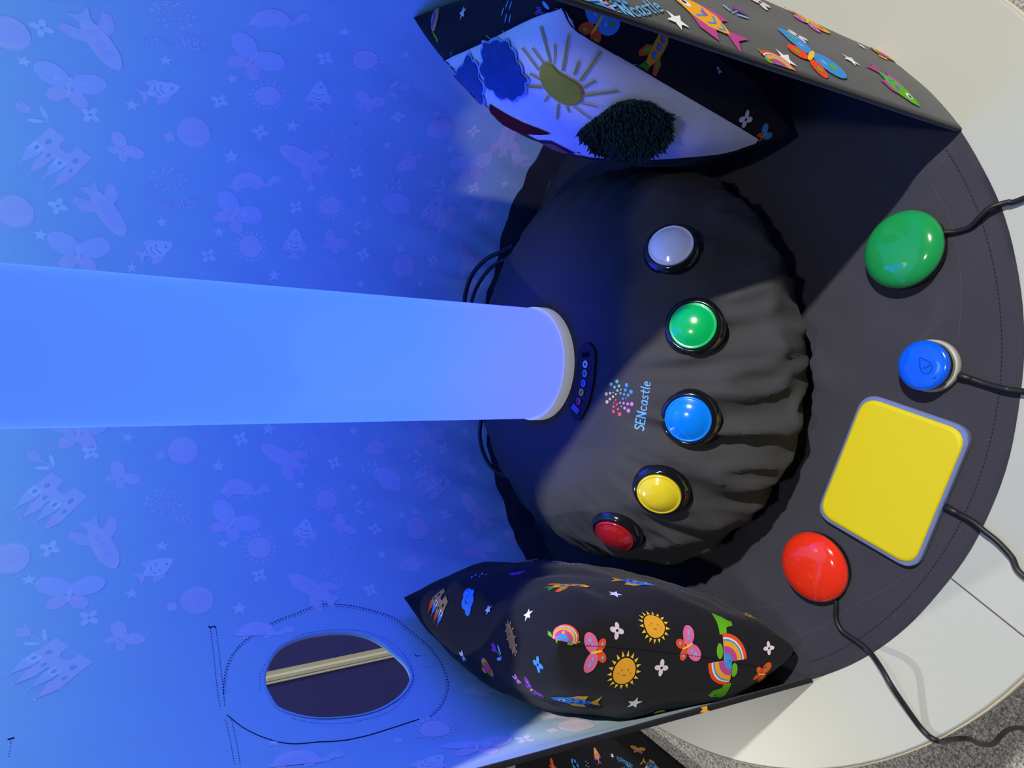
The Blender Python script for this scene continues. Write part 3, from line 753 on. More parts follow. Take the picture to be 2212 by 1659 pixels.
# light tube
def tube_mat():
    M = bpy.data.materials.new('glowing_blue_acrylic'); M.use_nodes = True
    nt = M.node_tree; N = nt.nodes; L = nt.links; b = N['Principled BSDF']
    b.inputs['Base Color'].default_value = (.10, .12, .18, 1); b.inputs['Roughness'].default_value = .22; b.inputs['Specular IOR Level'].default_value = .25
    tc = N.new('ShaderNodeTexCoord'); sx = N.new('ShaderNodeSeparateXYZ'); L.new(tc.outputs['Object'], sx.inputs[0])
    mr = N.new('ShaderNodeMapRange'); mr.inputs[1].default_value = .18; mr.inputs[2].default_value = .98; L.new(sx.outputs['Z'], mr.inputs[0])
    cr = N.new('ShaderNodeValToRGB'); e = cr.color_ramp.elements
    stops = TUBE_STOPS
    e[0].position, e[0].color = stops[0][0], stops[0][1]; e[1].position, e[1].color = stops[-1][0], stops[-1][1]
    for p, c in stops[1:-1]:
        x = e.new(p); x.color = c
    L.new(mr.outputs[0], cr.inputs[0])
    L.new(cr.outputs[0], b.inputs['Emission Color']); b.inputs['Emission Strength'].default_value = TUBE_STR
    return M
TUBE_STR = 3.05
TUBE_STOPS = [(0, (.062, .085, 2.3, 1)), (.10, (.050, .085, 2.2, 1)), (.22, (.027, .085, 1.6, 1)), (.40, (.024, .078, 1.0, 1)), (.58, (.024, .068, 1, 1)), (.66, (.024, .068, 1, 1)), (.72, (.50, .95, .95, 1)), (1, (.50, .95, .95, 1))]  # unseen top section made paler and brighter to light the tent walls
tm = tube_mat()
TRD = .0585
bm = bmesh.new(); prof = [(0, .178)] + [(TRD, .178 + i * (.93 - .178) / 24) for i in range(25)] + [(TRD - .004, .934), (0, .936)]
lathe(bm, prof, 96); lt = obj('light_tube', bm, [tm], hub); lt['label'] = 'glowing blue frosted tube'
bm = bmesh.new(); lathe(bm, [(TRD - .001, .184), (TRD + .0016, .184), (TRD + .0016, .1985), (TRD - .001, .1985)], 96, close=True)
cl = obj('tube_collar', bm, mat('frosted_rim_added_glow', (.75, .75, .72, 1), .35, .3, emit=(.95, .95, .88, 1), estr=.22), lt); cl['label'] = 'pale white rim at the foot of the tube'  # weak glow added in place of room light on the rim
# printed logo on the cushion
K = Marks(hub_bvh, pcol, lift=.0003, maxe=.006)
sc = 250 / 1595.0
for key, Ls in DOTS.items():
    for x, y, r in Ls: K.px(ell(1200 + x * sc, 700 + y * sc, r * sc * .95, r * sc * 1.1, 0, 12), key)
A = Vector((1200 + 1215 * sc, 700 + 1475 * sc)); B = Vector((1200 + 1315 * sc, 700 + 800 * sc)); dd = B - A; up = Vector((dd.y, -dd.x)).normalized()
A2 = A - up * 0
for pts, key, l in text_polys('SENcastle', 'sky'):
    q = []
    for x, y in pts:
        v = A + dd * (x + .5) + up * ((y + .4 / 4.09) * dd.length * .95)
        q.append((v.x, v.y))
    K.px(q, key)
K.merge_into(cush)
# socket panel: curved black plate with five ringed sockets
def px_plate(pts, h, bvh, lift=0.0):
    """raised plate whose outline is found on the cushion"""
    b = bmesh.new(); P = []
    for x, y in pts:
        loc, n, i, d = bvh.ray_cast(EYE, ray(x, y)); P.append((loc - hub.location, n if n.z > 0 else -n))
    c = sum((p[0] for p in P), Vector()) / len(P); nn = sum((p[1] for p in P), Vector()).normalized()
    lo = [b.verts.new(p - nn * .001) for p, n in P]; hi = [b.verts.new(p + nn * (h - .0006 + lift)) for p, n in P]; hi2 = [b.verts.new(c + (p - c) * .985 + nn * (h + lift)) for p, n in P]
    k = len(P)
    for i in range(k):
        j = (i + 1) % k; b.faces.new((lo[i], lo[j], hi[j], hi[i])); b.faces.new((hi[i], hi[j], hi2[j], hi2[i]))
    b.faces.new(hi2)
    bmesh.ops.recalc_face_normals(b, faces=b.faces[:])
    return b
pl = [(1252, 765), (1258, 748), (1268, 740), (1279, 743), (1287, 756), (1289, 775), (1287, 805), (1283, 835), (1276, 865), (1266, 890), (1257, 906), (1244, 905), (1234, 892), (1231, 875), (1236, 850), (1244, 820), (1250, 792)]
bm = px_plate(smooth_loop(pl, 3), .0022, hub_bvh)
plate = obj('socket_panel', bm, panel_black, hub, False)
for x, y, col in ((1269, 787, 'white'), (1268, 807, 'mint'), (1265, 828, 'blue'), (1260.5, 847.5, 'yellow'), (1254.5, 867, 'coral')):
    loc, n, i, d = hub_bvh.ray_cast(EYE, ray(x, y)); p = loc - hub.location + Vector((0, 0, .0022))
    bm = bmesh.new(); M = Matrix.Translation(p)
    lathe(bm, [(.0019, .0), (.0036, .0), (.0036, .0007), (.0034, .0009), (.0021, .0009), (.0019, .0007)], 24, M, 0, True); lathe(bm, [(0, .0002), (.0020, .0002)], 24, M, 1)
    s = obj('cable_socket', bm, [pcol(col), gloss_black], plate); s['label'] = {'white': 'white', 'mint': 'green', 'blue': 'blue', 'yellow': 'yellow', 'coral': 'red'}[col] + ' ringed socket'
obj('port_slot', px_plate([(1261, 763), (1276, 761), (1276, 770), (1262, 772)], .0004, hub_bvh, .0022), mat('slot_black', (.003, .003, .004, 1), .8, .05), plate, False)
obj('power_switch', px_plate([(1244, 871), (1257, 885), (1252, 895), (1238, 881)], .0008, hub_bvh, .0022), gloss_black, plate, False)
# five arcade buttons
def cap_mat(name, col, e=0.0):
    return mat(name, col, .18, .5, coat=1.0, emit=col if e else None, estr=e)
BT = [('white', (1446, 540), (.86, .88, .96, 1), 'white'), ('green', (1494, 707), (.0, .42, .10, 1), 'green'), ('blue', (1484, 902), (.0, .20, .85, 1), 'blue'), ('yellow', (1421, 1058), (.72, .56, .02, 1), 'yellow'), ('red', (1327, 1145), (.36, .01, .015, 1), 'red')]
for nm, (x, y), col, lab in BT:
    loc, n, i, d = hub_bvh.ray_cast(EYE, ray(x + 6, y))
    p = loc - hub.location; rd = Vector((p.x, p.y, 0)).normalized()
    tilt = rad(33 if nm in ('green', 'blue') else (40 if nm != 'red' else 44))
    nrm = Vector((rd.x * math.sin(tilt), rd.y * math.sin(tilt), math.cos(tilt)))
    M = Matrix.Translation(p - nrm * .002) @ nrm.to_track_quat('Z', 'Y').to_matrix().to_4x4()
    bm = bmesh.new()
    lathe(bm, [(0, -.012), (.020, -.012), (.0262, -.004), (.0268, .0), (.0264, .0045), (.0240, .0085), (.0220, .0100), (.0212, .0098), (.0208, .0060), (0, .0055)], 64, M)
    bz = obj('push_button', bm, gloss_black, hub); bz['label'] = lab + ' push button in a black bezel'
    bm = bmesh.new()
    lathe(bm, [(0, .0052), (.0204, .0052), (.0206, .0100), (.0202, .0112), (.0192, .0116), (.0186, .0112), (.0180, .0114), (.0150, .0136), (.0110, .0154), (.0060, .0166), (0, .0170)], 64, M)
    cp = obj('button_cap', bm, cap_mat(nm + '_clear_plastic', col), bz); cp['label'] = lab + ' domed button cap'
# power cables looping out behind the cushion
def hub_cable(pts, r):
    b = bmesh.new(); tube(b, catmull([on_z(x, y, z) - hub.location for x, y, z in pts], 10), r, 12)
    return obj('power_cable', b, dull_black, hub)
hub_cable([(1110, 530, .125), (1080, 545, .13), (1050, 560, .14), (1022, 590, .145), (1008, 625, .145), (1005, 660, .14), (1025, 720, .12), (1070, 770, .11)], .0030)
hub_cable([(1100, 555, .12), (1065, 575, .13), (1040, 603, .135), (1022, 640, .135), (1018, 680, .13), (1040, 730, .12), (1075, 770, .11)], .0025)
hub_cable([(1110, 1032, .12), (1078, 1022, .125), (1055, 1000, .13), (1040, 965, .13), (1037, 925, .13), (1050, 880, .12), (1075, 850, .11)], .0026)

# ---------------------------------------------------------------- pillows
def pillow_mesh(c00, c10, c01, c11, TF, TB, n=44, dent=.10, seed=0, wr=.004, pw=.48):
    """c00 near bottom, c10 far bottom, c01 near top, c11 far top; TF bulge to the left of near->far, TB to the other side"""
    u0 = (c10 - c00).normalized(); v0 = (c01 - c00).normalized(); N0 = v0.cross(u0).normalized()
    def sh(s, t, side):
        # edges draw in between the pointed corners
        ss = s * (1 - dent * (1 - t * t) * abs(s) ** 2 * .9); tt = t * (1 - dent * (1 - s * s) * abs(t) ** 2 * .9)
        a, b = (ss + 1) / 2, (tt + 1) / 2
        P = c00 * (1 - a) * (1 - b) + c10 * a * (1 - b) + c01 * (1 - a) * b + c11 * a * b
        th = ((1 - s * s) * (1 - t * t)) ** (pw + (.50 - pw) * ((s + 1) * (t + 1) / 4) ** 1.5)
        w = noise.noise(Vector((s * 2.2 + seed, t * 2.2, side * 3.0))) * wr * 1.5 + (noise.noise(Vector((s * 7 + seed, t * 4, side * 5.0)))) * wr * .7
        return P + N0 * side * ((TF if side > 0 else TB) * th + w * min(1, th * 2.5))
    bm = bmesh.new(); G = {}
    for side in (1, -1):
        for i in range(n + 1):
            for j in range(n + 1):
                s, t = math.sin(PI / 2 * (2 * i / n - 1)), math.sin(PI / 2 * (2 * j / n - 1))
                e = i in (0, n) or j in (0, n)
                if e and side < 0: G[side, i, j] = G[1, i, j]
                else: G[side, i, j] = bm.verts.new(sh(s, t, side))
        for i in range(n):
            for j in range(n):
                q = [G[side, i, j], G[side, i + 1, j], G[side, i + 1, j + 1], G[side, i, j + 1]]
                bm.faces.new(q if side > 0 else q[::-1])
    bmesh.ops.recalc_face_normals(bm, faces=bm.faces[:])
    return bm
def local(bm, root):
    bmesh.ops.transform(bm, matrix=Matrix.Translation(-root.location), verts=bm.verts[:]); return bm
# left pillow (lower in the picture), standing against the left wall
PA = thing('throw_pillow', 'puffy black pillow printed with suns, turtles and stars standing against the left tent wall', 'pillow', loc=(-.25, .58, .006))
bm = pillow_mesh(on_z(1715, 1403, .035), Vector((-.285, .80, .03)), on_z(1205, 1394, .285), on_z(872, 1291, .275), .088, .052, seed=2.0, dent=.05, pw=.33)
pa = obj('pillow_cover', local(bm, PA), [blackp], PA)
pab = bvh_of(pa)
K = Marks(pab, pcol, lift=.0006, step=.0002, maxe=.005, k=.60)
for x, y, k, a, s in [(945, 1310, CA, 250, .068), (1010, 1297, CL, 40, .058), (1035, 1245, 'drops', 120, .04), (1117, 1240, 'pbfly', 70, .03), (1055, 1317, ST, 90, .018), (1141, 1328, ST, 80, .021), (1072, 1405, TU, 130, .042), (1163, 1435, 'bflower', 50, .024),
                      (1228, 1266, R_, 0, .070), (1232, 1218, LO, -88, .075), (1370, 1257, 'bfish', 80, .075), (1465, 1275, 'bflower', 30, .026), (1328, 1284, ST, 60, .023), (1413, 1352, SU, 100, .052), (1348, 1450, SU, 80, .056), (1332, 1362, FL, 45, .024), (1428, 1442, FL, 45, .024),
                      (1218, 1370, RT, 85, .085), (1285, 1408, 'mbfly', 190, .055), (1485, 1395, 'mbfly', 30, .055), (1563, 1430, 'qt', 92, .085), (1578, 1424, 'qt', 272, .085), (1645, 1455, 'rbfly', 0, .04), (1660, 1400, FL, 60, .02), (1370, 1518, ST, 60, .026), (1425, 1538, R_, 140, .06),
                      (1245, 1514, 'bfish', 240, .075), (1000, 1417, FL, 30, .022), (1052, 1443, BA, 40, .045), (1117, 1467, 'vflower', 30, .020), (1150, 1488, 'pbfly', 40, .04), (1105, 1378, 'hedgehog', 105, .055), (1140, 1213, 'sbfly', 80, .04), (990, 1225, TU, 60, .03), (1616, 1330, R_, 120, .03), (1330, 1222, 'sbfly', 80, .04)]:
    K.motif(x, y, a, s, make(k), mirror=(k in (LO, RT)))
K.stroke_px([(1218, 1393), (1290, 1395), (1400, 1404), (1500, 1416), (1600, 1433), (1662, 1441)], 1.2, stitch_k, 5, (4, 2.5))
K.merge_into(pa)
# right pillow with the applique picture
PB = thing('applique_pillow', 'black pillow with white picture panel of clouds, sun and shaggy green bush', 'pillow', loc=(.29, .52, .006))
bm = pillow_mesh(on_z(1708, 285, .03), Vector((.345, .66, .03)), on_z(1215, -38, .335), on_z(893, 38, .315), .083, .05, seed=11.0, dent=.07, wr=.003, pw=.43)
pb = obj('pillow_cover', local(bm, PB), [blackp], PB)
pbb = bvh_of(pb)
K = Marks(pbb, pcol, lift=.0006, step=.0002, maxe=.005, k=.68)
for x, y, k, a, s in [(1420, 105, R_, 60, .062), (1290, 50, BF, 60, .06), (1610, 258, FL, 45, .024), (940, 40, RT, 20, .06), (1000, 28, ST, 80, .02), (1095, 30, 'drops', 80, .04), (1172, 28, TU, 190, .04), (1685, 230, 'ofish', 60, .05), (1650, 290, BF, 40, .03), (1552, 152, FL, 20, .012)]:
    K.motif(x, y, a, s, make(k))
K.merge_into(pb)
white_panel = [(957, 132), (1000, 113), (1060, 86), (1130, 50), (1190, 22), (1215, 15), (1232, 40), (1247, 65), (1300, 98), (1360, 135), (1430, 178), (1500, 218), (1570, 258), (1638, 298), (1610, 315), (1560, 330), (1480, 338), (1400, 343), (1320, 341), (1250, 333), (1190, 312), (1140, 288), (1085, 258), (1040, 232), (1005, 210), (975, 180), (955, 148)]
K = Marks(pbb, pcol, lift=.0012, maxe=.006); K.px(smooth_loop(white_panel, 2), panel_m, 0, maxpx=8)
wp = K.as_part('picture_panel', pb); wp['label'] = 'white cloth panel with frayed edges'
def sew(name, polys, label, lift=.0028, mats=None):
    K = Marks(pbb, pcol, lift=lift, maxe=.006)
    for pts, m_, l in polys: K.px(pts, m_, l, maxpx=7)
    o = K.as_part(name, pb); o['label'] = label; return o
blue_fur = mat('blue_fleece', (.02, .075, .30, 1), .95, .05, sheen=.1, weave=260, bump=1.0, mottle=.35, mscale=90)
blue_edge = mat('pale_blue_thread', (.30, .45, .85, 1), .9, .05)
sunc = mat('olive_yellow_felt', (.44, .40, .045, 1), .9, .05, weave=700, bump=.2)
sune = mat('mustard_thread', (.50, .40, .09, 1), .9, .05)
def scallop(P, k, amp):
    out = []; P = smooth_loop(P, 6); L = 0
    cx = sum(p[0] for p in P) / len(P); cy = sum(p[1] for p in P) / len(P)
    for i, p in enumerate(P):
        t = abs(math.sin(PI * k * i / len(P))); d = Vector((p[0] - cx, p[1] - cy)).normalized()
        out.append((p[0] + d.x * amp * (t - .5), p[1] + d.y * amp * (t - .5)))
    return out
z1 = [(880 + x * 520 / 2212, y * 390 / 1659) for x, y in ((385, 720), (410, 670), (480, 655), (520, 600), (575, 520), (620, 545), (660, 620), (690, 730), (705, 830), (708, 890), (690, 950), (650, 975), (560, 920), (470, 840), (400, 770))]
z2 = [(880 + x * 520 / 2212, y * 390 / 1659) for x, y in ((722, 430), (750, 400), (820, 385), (890, 378), (950, 400), (985, 460), (1030, 540), (1055, 620), (1100, 690), (1100, 750), (1065, 840), (1000, 880), (940, 880), (850, 850), (770, 780), (725, 700), (712, 600), (725, 510))]
for zz, lab, k in ((z1, 'smaller blue fleece cloud', 9), (z2, 'larger blue fleece cloud', 12)):
    c = (sum(p[0] for p in zz) / len(zz), sum(p[1] for p in zz) / len(zz))
    sc_ = scallop(zz, k, 7)
    sew('cloud_patch', [([(c[0] + (p[0] - c[0]) * 1.10, c[1] + (p[1] - c[1]) * 1.10) for p in sc_], blue_edge, 0), (sc_, blue_fur, 3)], lab)
sb = [(880 + x * 520 / 2212, y * 390 / 1659) for x, y in ((1245, 620), (1270, 580), (1310, 565), (1350, 590), (1390, 640), (1470, 690), (1550, 740), (1595, 800), (1600, 870), (1570, 915), (1500, 935), (1420, 915), (1340, 860), (1280, 790), (1245, 710))]
c = (sum(p[0] for p in sb) / len(sb), sum(p[1] for p in sb) / len(sb))
polys = [([(c[0] + (p[0] - c[0]) * 1.09, c[1] + (p[1] - c[1]) * 1.09) for p in smooth_loop(sb, 3)], sune, 0), (smooth_loop(sb, 3), sunc, 2)]
for (ax, ay, bx, by, w) in ((1325, 545, 1245, 230, 16), (1265, 560, 1165, 425, 14), (1220, 625, 1075, 428, 15), (1235, 712, 1138, 655, 16), (1250, 780, 1112, 775, 20), (1305, 855, 1270, 910, 18), (1362, 560, 1366, 385, 14), (1430, 625, 1485, 295, 22), (1530, 665, 1575, 535, 22),
                            (1585, 720, 1770, 455, 24), (1612, 785, 1725, 715, 18), (1622, 855, 1930, 815, 20), (1605, 925, 1750, 960, 14), (1535, 955, 1690, 1070, 12), (1465, 950, 1497, 1010, 14), (1395, 930, 1383, 1072, 18)):
    a = Vector((880 + ax * .2351, ay * .2351)); b = Vector((880 + bx * .2351, by * .2351)); d = (b - a).normalized(); o_ = Vector((-d.y, d.x)) * w * .118
    polys.append(([(a + o_)[:], (b + o_)[:], (b - o_)[:], (a - o_)[:]], sune, 1))
sew('sun_patch', polys, 'yellow felt sun with stitched rays', .0024)
roof_px = [(880 + x * .2351, y * .2351) for x, y in ((768, 940), (820, 975), (930, 1040), (1060, 1105), (1200, 1160), (1328, 1212), (1220, 1222), (1100, 1215), (980, 1180), (870, 1120), (790, 1070), (768, 1020))]
sew('roof_patch', [(roof_px, mat('maroon_felt', (.12, .012, .018, 1), .9, .05), 0)], 'dark red felt roof', .0024)
for wpx in (((1195, 1270), (1320, 1275), (1545, 1395), (1460, 1400), (1330, 1350)), ((1460, 1405), (1600, 1415), (1760, 1450), (1840, 1462), (1650, 1468), (1540, 1440))):
    q = [(880 + x * .2351, y * .2351) for x, y in wpx]; c = (sum(p[0] for p in q) / len(q), sum(p[1] for p in q) / len(q))
    sew('window_patch', [(q, mat('navy_felt', (.02, .025, .14, 1), .9, .05), 0), ([(c[0] + (p[0] - c[0]) * .72, c[1] + (p[1] - c[1]) * .72 + 1) for p in q], mat('rust_felt', (.30, .12, .09, 1), .9, .05), 1)], 'navy and rust felt window', .0024)
# fuzzy bush: a pile of short cut threads
bush_px = [(1252, 285), (1262, 268), (1285, 250), (1310, 232), (1335, 215), (1362, 211), (1392, 214), (1420, 228), (1445, 245), (1449, 270), (1446, 295), (1432, 312), (1412, 330), (1380, 336), (1340, 334), (1305, 325), (1280, 318), (1272, 302)]
bush_m = mat('dark_green_pile', (.006, .040, .038, 1), .8, .2, sheen=.2, mottle=.5, mscale=220)
K = Marks(pbb, pcol, lift=.0026); K.px(bush_px, bush_m, 0, maxpx=10)
sl = smooth_loop(bush_px, 3)
for i in range(2600):
    while True:
        x, y = random.uniform(1250, 1452), random.uniform(209, 338)
        if inside((x, y), sl): break
    h = K.hit(x, y)
    if not h: continue
    P, N = h; t = N.orthogonal().normalized(); bt = N.cross(t); a = random.uniform(0, 2 * PI)
    w = (t * math.cos(a) + bt * math.sin(a)); tip = P + N * random.uniform(.006, .011) + (t * random.uniform(-1, 1) + bt * random.uniform(-1, 1)) * .0045
    s = w * .0009; s2 = N.cross(w) * .0009; mid = P.lerp(tip, .6) + N * .001
    v = [K.bm.verts.new(q) for q in (P + s + N * .002, P - s + N * .002, mid - s * .9, mid + s * .9, tip)]
    K.bm.faces.new((v[0], v[1], v[2], v[3])); K.bm.faces.new((v[3], v[2], v[4]))
    v2 = [K.bm.verts.new(q) for q in (P + s2 + N * .002, P - s2 + N * .002, mid - s2 * .9, mid + s2 * .9)]
    K.bm.faces.new(v2)
o = K.as_part('bush_patch', pb); o['label'] = 'shaggy dark green bush'
# frayed threads along the panel's edge
K = Marks(pbb, pcol, lift=.0022)
for a, b, c in (((1225, 30), (1235, 42), (1238, 55)), ((1330, 118), (1345, 130), (1350, 134)), ((1335, 122), (1355, 136), (1372, 138)), ((1500, 240), (1512, 232), (1520, 234)), ((1525, 252), (1538, 253), (1546, 262)), ((1575, 284), (1583, 285), (1590, 288)), ((1410, 176), (1411, 184), (1412, 188)), ((1447, 200), (1450, 208), (1452, 210)),
                ((1055, 76), (1062, 82), (1068, 84)), ((1090, 66), (1094, 70), (1096, 72)), ((980, 118), (979, 112), (978, 110))):
    K.stroke_px([a, b, c], 1.1, fray_m, 1)
K.as_part('loose_threads', wp)['kind'] = 'stuff'
for pl in ([(957, 130), (1060, 84), (1130, 48), (1213, 13)], [(1216, 14), (1247, 64), (1360, 134), (1500, 217), (1638, 297)]):
    K = Marks(pbb, pcol, lift=.0022); K.stroke_px(pl, 3.2, mat('frayed_navy_edge', (.012, .012, .04, 1), .9, .05), 0)
    K.as_part('frayed_edge', wp)

# ---------------------------------------------------------------- switches on the mat
def mz(x, y): return mat_z(x, y) if math.hypot(x - C.x, y - C.y) < .372 else 0.0
def cable(root, pts, r=.0021, name='cable'):
    b = bmesh.new(); P = [on_z(x, y, z) - root.location for x, y, z in pts]
    if P[-1].z + root.location.z > -.1:        # over the table edge and down to the carpet
        e = P[-1] + root.location - TC; e.z = 0; e.normalize()
        for rr, zz in ((TR + .002, .003), (TR + .010, -.012), (TR + .013, -.12), (TR + .02, -.4), (TR + .05, FLOOR_Z + .06), (TR + .10, FLOOR_Z + .004), (TR + .35, FLOOR_Z + .004)): P.append(Vector((TC.x + e.x * rr, TC.y + e.y * rr, zz)) - root.location)
    else:
        q = P[-1] + root.location
        for dx, dy, zz in ((.02, -.03, -.42), (.05, -.06, FLOOR_Z + .05), (.09, -.10, FLOOR_Z + .004), (.3, -.2, FLOOR_Z + .004)): P.append(Vector((q.x + dx, q.y + dy, zz)) - root.location)
    tube(b, catmull(P, 12), r, 12); return obj(name, b, dull_black, root)
def collar(root, p, q, r):
    b = bmesh.new(); P = [on_z(*p) - root.location, on_z(*q) - root.location]; tube(b, [P[0], P[0].lerp(P[1], .5), P[1]], r, 12, radii=[r, r * .95, r * .75]); return obj('strain_relief', b, dull_black, root)
def dome_switch(px, col, label, tilt, R=.0325, rx=1.0):
    p0 = on_z(*px, .012); z = mz(p0.x, p0.y)
    s = thing('dome_switch', label, 'switch', loc=(p0.x, p0.y, z + .0003), group=None)
    T = Matrix.Rotation(rad(tilt[0]), 4, 'X') @ Matrix.Rotation(rad(tilt[1]), 4, 'Y')
    Z = Matrix.Scale(rx, 4, Vector((1, 0, 0)))
    b = bmesh.new(); lathe(b, [(0, 0), (R * .93, 0), (R * .98, .003), (R * .98, .0085), (R * .9, .010), (0, .010)], 72, T @ Z)
    obj('switch_base', b, gloss_black, s)
    b = bmesh.new()
    pr = [(R * .90, .0088), (R * 1.0, .0090), (R * 1.005, .0108), (R * .985, .0128), (R * .94, .0150), (R * .86, .0172), (R * .74, .0192), (R * .58, .0208), (R * .40, .0219), (R * .2, .0225), (0, .0227)]
    lathe(b, pr, 72, T @ Z); obj('switch_cap', b, mat(label.split()[0] + '_gloss_plastic', col, .12, .5, coat=1.0), s)
    return s
g = dome_switch((1953, 541), (.012, .30, .075, 1), 'green glossy dome switch with black cable near the right edge of the mat', (0, 3), .0335)
cable(g, [(2008, 512, .009), (2036, 503, .008), (2065, 500, .006), (2095, 490, .006), (2118, 467, .008), (2140, 448, .008), (2175, 437, .005), (2212, 428, .004)])
r = dome_switch((1761, 1222), (.78, .030, .010, 1), 'red glossy dome switch beside the left pillow with a long black cable', (4, -3), .0330)
cable(r, [(1800, 1285, .008), (1806, 1305, .007), (1806, 1335, .006), (1818, 1362, .006), (1850, 1385, .006), (1880, 1410, .007), (1905, 1445, .014), (1925, 1480, .016), (1955, 1525, .010), (1985, 1567, .004), (2003, 1587, .003), (2014, 1595, .0035), (2024, 1600, .0), (2036, 1602, -.02), (2062, 1597, -.05), (2092, 1596, -.07), (2118, 1607, -.10), (2145, 1607, -.13), (2162, 1590, -.15), (2180, 1576, -.17), (2212, 1573, -.20), (2290, 1590, -.26)], .0023)
# blue round switch with a pale base ring
p0 = on_z(2004, 790, .016)
bs = thing('round_switch', 'small blue round switch with engraved drop mark and pale base ring', 'switch', loc=(p0.x, p0.y, mz(p0.x, p0.y) + .0003))
T = Matrix.Rotation(rad(-2), 4, 'X')
b = bmesh.new(); lathe(b, [(0, 0), (.0212, 0), (.0220, .0015), (.0220, .0070), (.0214, .0078), (.0200, .0080), (0, .0080)], 72, T); obj('switch_base', b, mat('pale_grey_plastic', (.42, .42, .38, 1), .4, .4), bs)
b = bmesh.new(); lathe(b, [(.0186, .0079), (.0204, .0080), (.0200, .0150), (0, .0150)], 72, T); obj('switch_collar', b, gloss_black, bs)
b = bmesh.new(); lathe(b, [(.0185, .0148), (.0206, .0150), (.0209, .0164), (.0206, .0186), (.0196, .0197), (.0170, .0203), (.011, .0207), (0, .0209)], 72, T)
cap = obj('switch_cap', b, mat('blue_gloss_plastic', (.002, .10, .78, 1), .15, .5, coat=1.0), bs)
capb = bvh_of(cap)
mk = mat('engraved_dark_blue', (.002, .012, .16, 1), .4, .3)
K = Marks(capb, pcol, lift=.0002)
sx = 292 / 2212.0
Q = lambda x, y: (1920 + x * sx, 700 + y * sx)
K.stroke_px([Q(505, 548), Q(600, 590), Q(680, 640), Q(708, 700), Q(690, 770), Q(640, 808), Q(585, 812), Q(535, 775), Q(512, 720), Q(508, 630), Q(505, 548)], 1.3, mk)
for st in ([(545, 700), (528, 706), (525, 722), (545, 728), (560, 738), (575, 735), (582, 715)], [(590, 690), (592, 742)], [(592, 690), (612, 692), (618, 712), (600, 725)], [(636, 690), (660, 688), (678, 682), (672, 666), (655, 664)], [(650, 708), (630, 705), (618, 700)]):
    K.stroke_px([Q(*p) for p in st], 1.4, mk)
for st in ([(695, 893), (712, 920), (712, 898), (732, 908), (728, 880)], [(738, 905), (728, 872), (748, 868), (752, 885), (740, 890)], [(752, 885), (768, 893)], [(772, 888), (765, 850)]):
    K.stroke_px([Q(*p) for p in st], 1.0, mk)
K.merge_into(cap)
collar(bs, (2062, 808, .008), (2102, 820, .007), .0030)
cable(bs, [(2098, 819, .007), (2130, 830, .006), (2170, 840, .006), (2212, 846, .005)], .0026)
# yellow square switch
cs = [on_z(x, y, .009) for x, y in ((1868, 846), (2107, 928), (1978, 1238), (1763, 1112))]
ce = sum(cs, Vector()) / 4
ys = thing('pad_switch', 'large yellow rounded-square pad switch in a reflected-blue frame on the front of the mat', 'switch', loc=(ce.x, ce.y, mz(ce.x, ce.y) + .0005))
def rquad(P, r, n=9):
    out = []
    for i in range(4):
        a, b, c = P[i - 1], P[i], P[(i + 1) % 4]; p, q = b + (a - b).normalized() * r, b + (c - b).normalized() * r
        for k in range(n):
            t = k / (n - 1); out.append(p * (1 - t) ** 2 + b * 2 * t * (1 - t) + q * t * t)
    return out
L0 = [Vector((p.x - ce.x, p.y - ce.y, 0)) for p in cs]
def slab(levels):
    b = bmesh.new(); rings = []
    for sc_, z, rr in levels: rings.append([b.verts.new(Vector((p.x, p.y, z))) for p in rquad([q * sc_ for q in L0], rr)])
    for p, q in zip(rings, rings[1:]):
        for i in range(len(p)): b.faces.new((p[i], p[(i + 1) % len(p)], q[(i + 1) % len(p)], q[i]))
    b.faces.new(rings[0][::-1]); b.faces.new(rings[-1]); bmesh.ops.recalc_face_normals(b, faces=b.faces[:]); return b
obj('switch_frame', slab([(.985, 0, .016), (1.0, .0015, .017), (1.0, .0062, .017), (.985, .0075, .016), (.955, .0078, .016)]), mat('grey_plastic_reflected_blue', (.16, .20, .40, 1), .1, .6, coat=1.0), ys, False)  # blue reflected from tube and wall is put into the plastic's colour
yp = obj('yellow_pad', slab([(.93, .0070, .016), (.945, .0080, .016), (.93, .0092, .0155), (.90, .0100, .015)]), mat('matt_yellow_plastic', (.68, .56, .010, 1), .5, .3), ys, False)
collar(ys, (2036, 1092, .006), (2075, 1112, .006), .0030)
cable(ys, [(2070, 1110, .006), (2100, 1126, .006), (2130, 1150, .006), (2155, 1170, .005), (2185, 1203, .0035), (2212, 1245, .003)], .0023)

# ---------------------------------------------------------------- printed cushion on the carpet below the table
zf = FLOOR_Z
q = [on_z(1283, 1560, zf + .10), on_z(1412, 1672, zf + .10)]
e = (q[1] - q[0]); e.z = 0; ed = e.normalized(); nd = Vector((ed.y, -ed.x, 0))
if nd.dot(Vector((-1, 0, 0))) < 0: nd = -nd
ctr = (q[0] + q[1]) / 2 + nd * .26 ; ctr.z = zf
fb = thing('floor_cushion', 'black printed box cushion on the grey carpet at the bottom edge of the picture', 'cushion', loc=ctr)
FM = Matrix(((ed.x, nd.x, 0, 0), (ed.y, nd.y, 0, 0), (0, 0, 1, 0), (0, 0, 0, 1)))
bm = bmesh.new(); g_ = bmesh.ops.create_cube(bm, size=1)
for v in g_['verts']: v.co = Vector((v.co.x * .95, v.co.y * .52, (v.co.z + .5) * .10))
bmesh.ops.bevel(bm, geom=bm.edges[:], offset=.018, segments=3, affect='EDGES', profile=.6)
bmesh.ops.transform(bm, matrix=FM, verts=bm.verts[:])
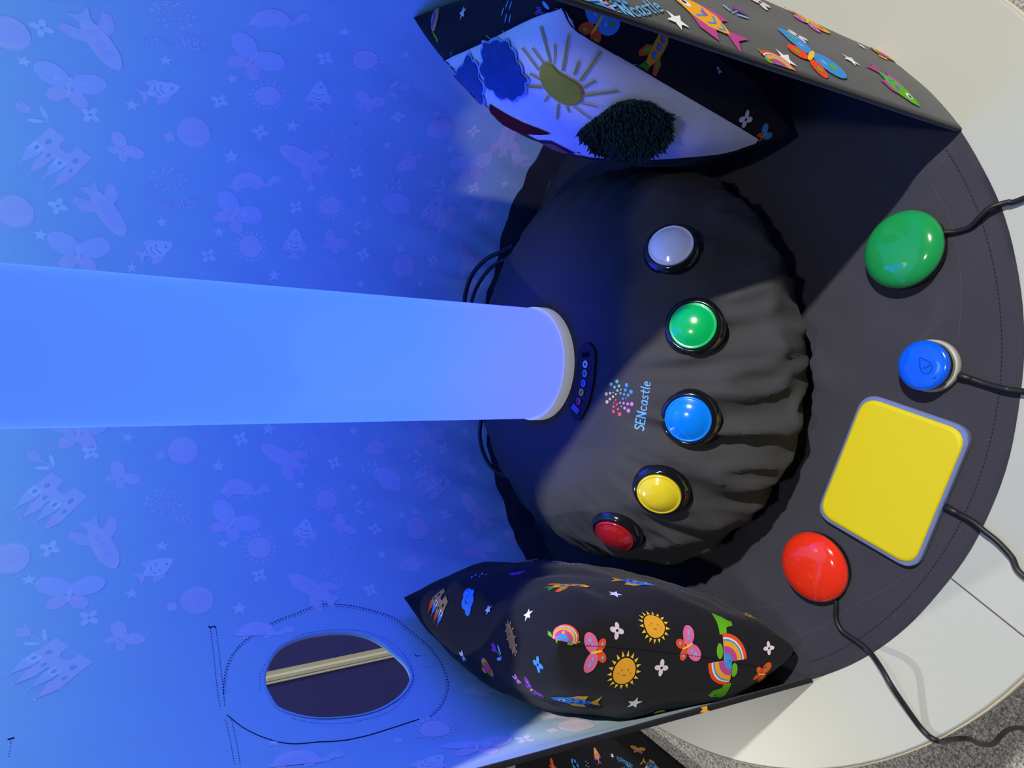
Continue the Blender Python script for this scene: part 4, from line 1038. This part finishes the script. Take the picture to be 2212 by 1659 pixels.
fc = obj('cushion_cover', bm, [blackp], fb)
K = Marks(bvh_of(fc), pcol, lift=.0008, maxe=.02)
for x, y, k, a, s in [(1378, 1620, 'sbfly', 90, .040), (1405, 1653, 'bfish', 45, .055), (1323, 1632, ST, 80, .015), (1243, 1653, CL, 60, .045), (1290, 1632, 'ofish', 200, .045), (1268, 1653, 'drops', 30, .03), (1195, 1656, 'rbfly', 60, .045)]:
    K.motif(x, y, a, s, make(k))
K.motif(1350, 1648, -88, .064, text_polys('SENcastle', 'sky')); K.motif(1352, 1662, -90, .05, m_logo('sky'))
K.merge_into(fc)

# ---------------------------------------------------------------- light
def lamp(name, loc, tgt, power, size=.06, col=(1, .97, .90), ang=70, blend=.3):
    d = bpy.data.lights.new(name, 'SPOT'); d.energy = power; d.shadow_soft_size = size; d.color = col; d.spot_size = rad(ang); d.spot_blend = blend
    o = bpy.data.objects.new(name, d); link(o); o.location = loc
    o.rotation_euler = (Vector(tgt) - Vector(loc)).to_track_quat('-Z', 'Y').to_euler(); return o
lamp('ceiling_spot_right', (1.6, -1.05, 2.9), (.0, .4, 0), 560, .04, ang=50)
lamp('ceiling_spot_front', (-.12, -.42, 2.35), (.0, .4, 0), 36, .05)
lamp('ceiling_spot_back', (-1.7, 2.0, 1.9), (-.1, .5, 0), 95, .05)
lamp('added_patch_spot', (-1.05, -1.1, 2.05), (.30, .86, .06), 50, .04, ang=6.4, blend=.5)  # no such lamp seen; added to light one patch of the right wall
lamp('added_partition_wash', (-.1, 1.9, 2.2), (-1.2, 2.5, .0), 110, .08, ang=80)  # unseen lamp added to brighten the navy partition
w = bpy.data.worlds.new('hall'); SC.world = w; w.use_nodes = True
w.node_tree.nodes['Background'].inputs[0].default_value = (.80, .84, .95, 1); w.node_tree.nodes['Background'].inputs[1].default_value = .045
SC.view_settings.view_transform = 'Standard'; SC.view_settings.look = 'None'; SC.view_settings.exposure = 0.0; SC.view_settings.gamma = 1.0
SC.view_settings.use_curve_mapping = False
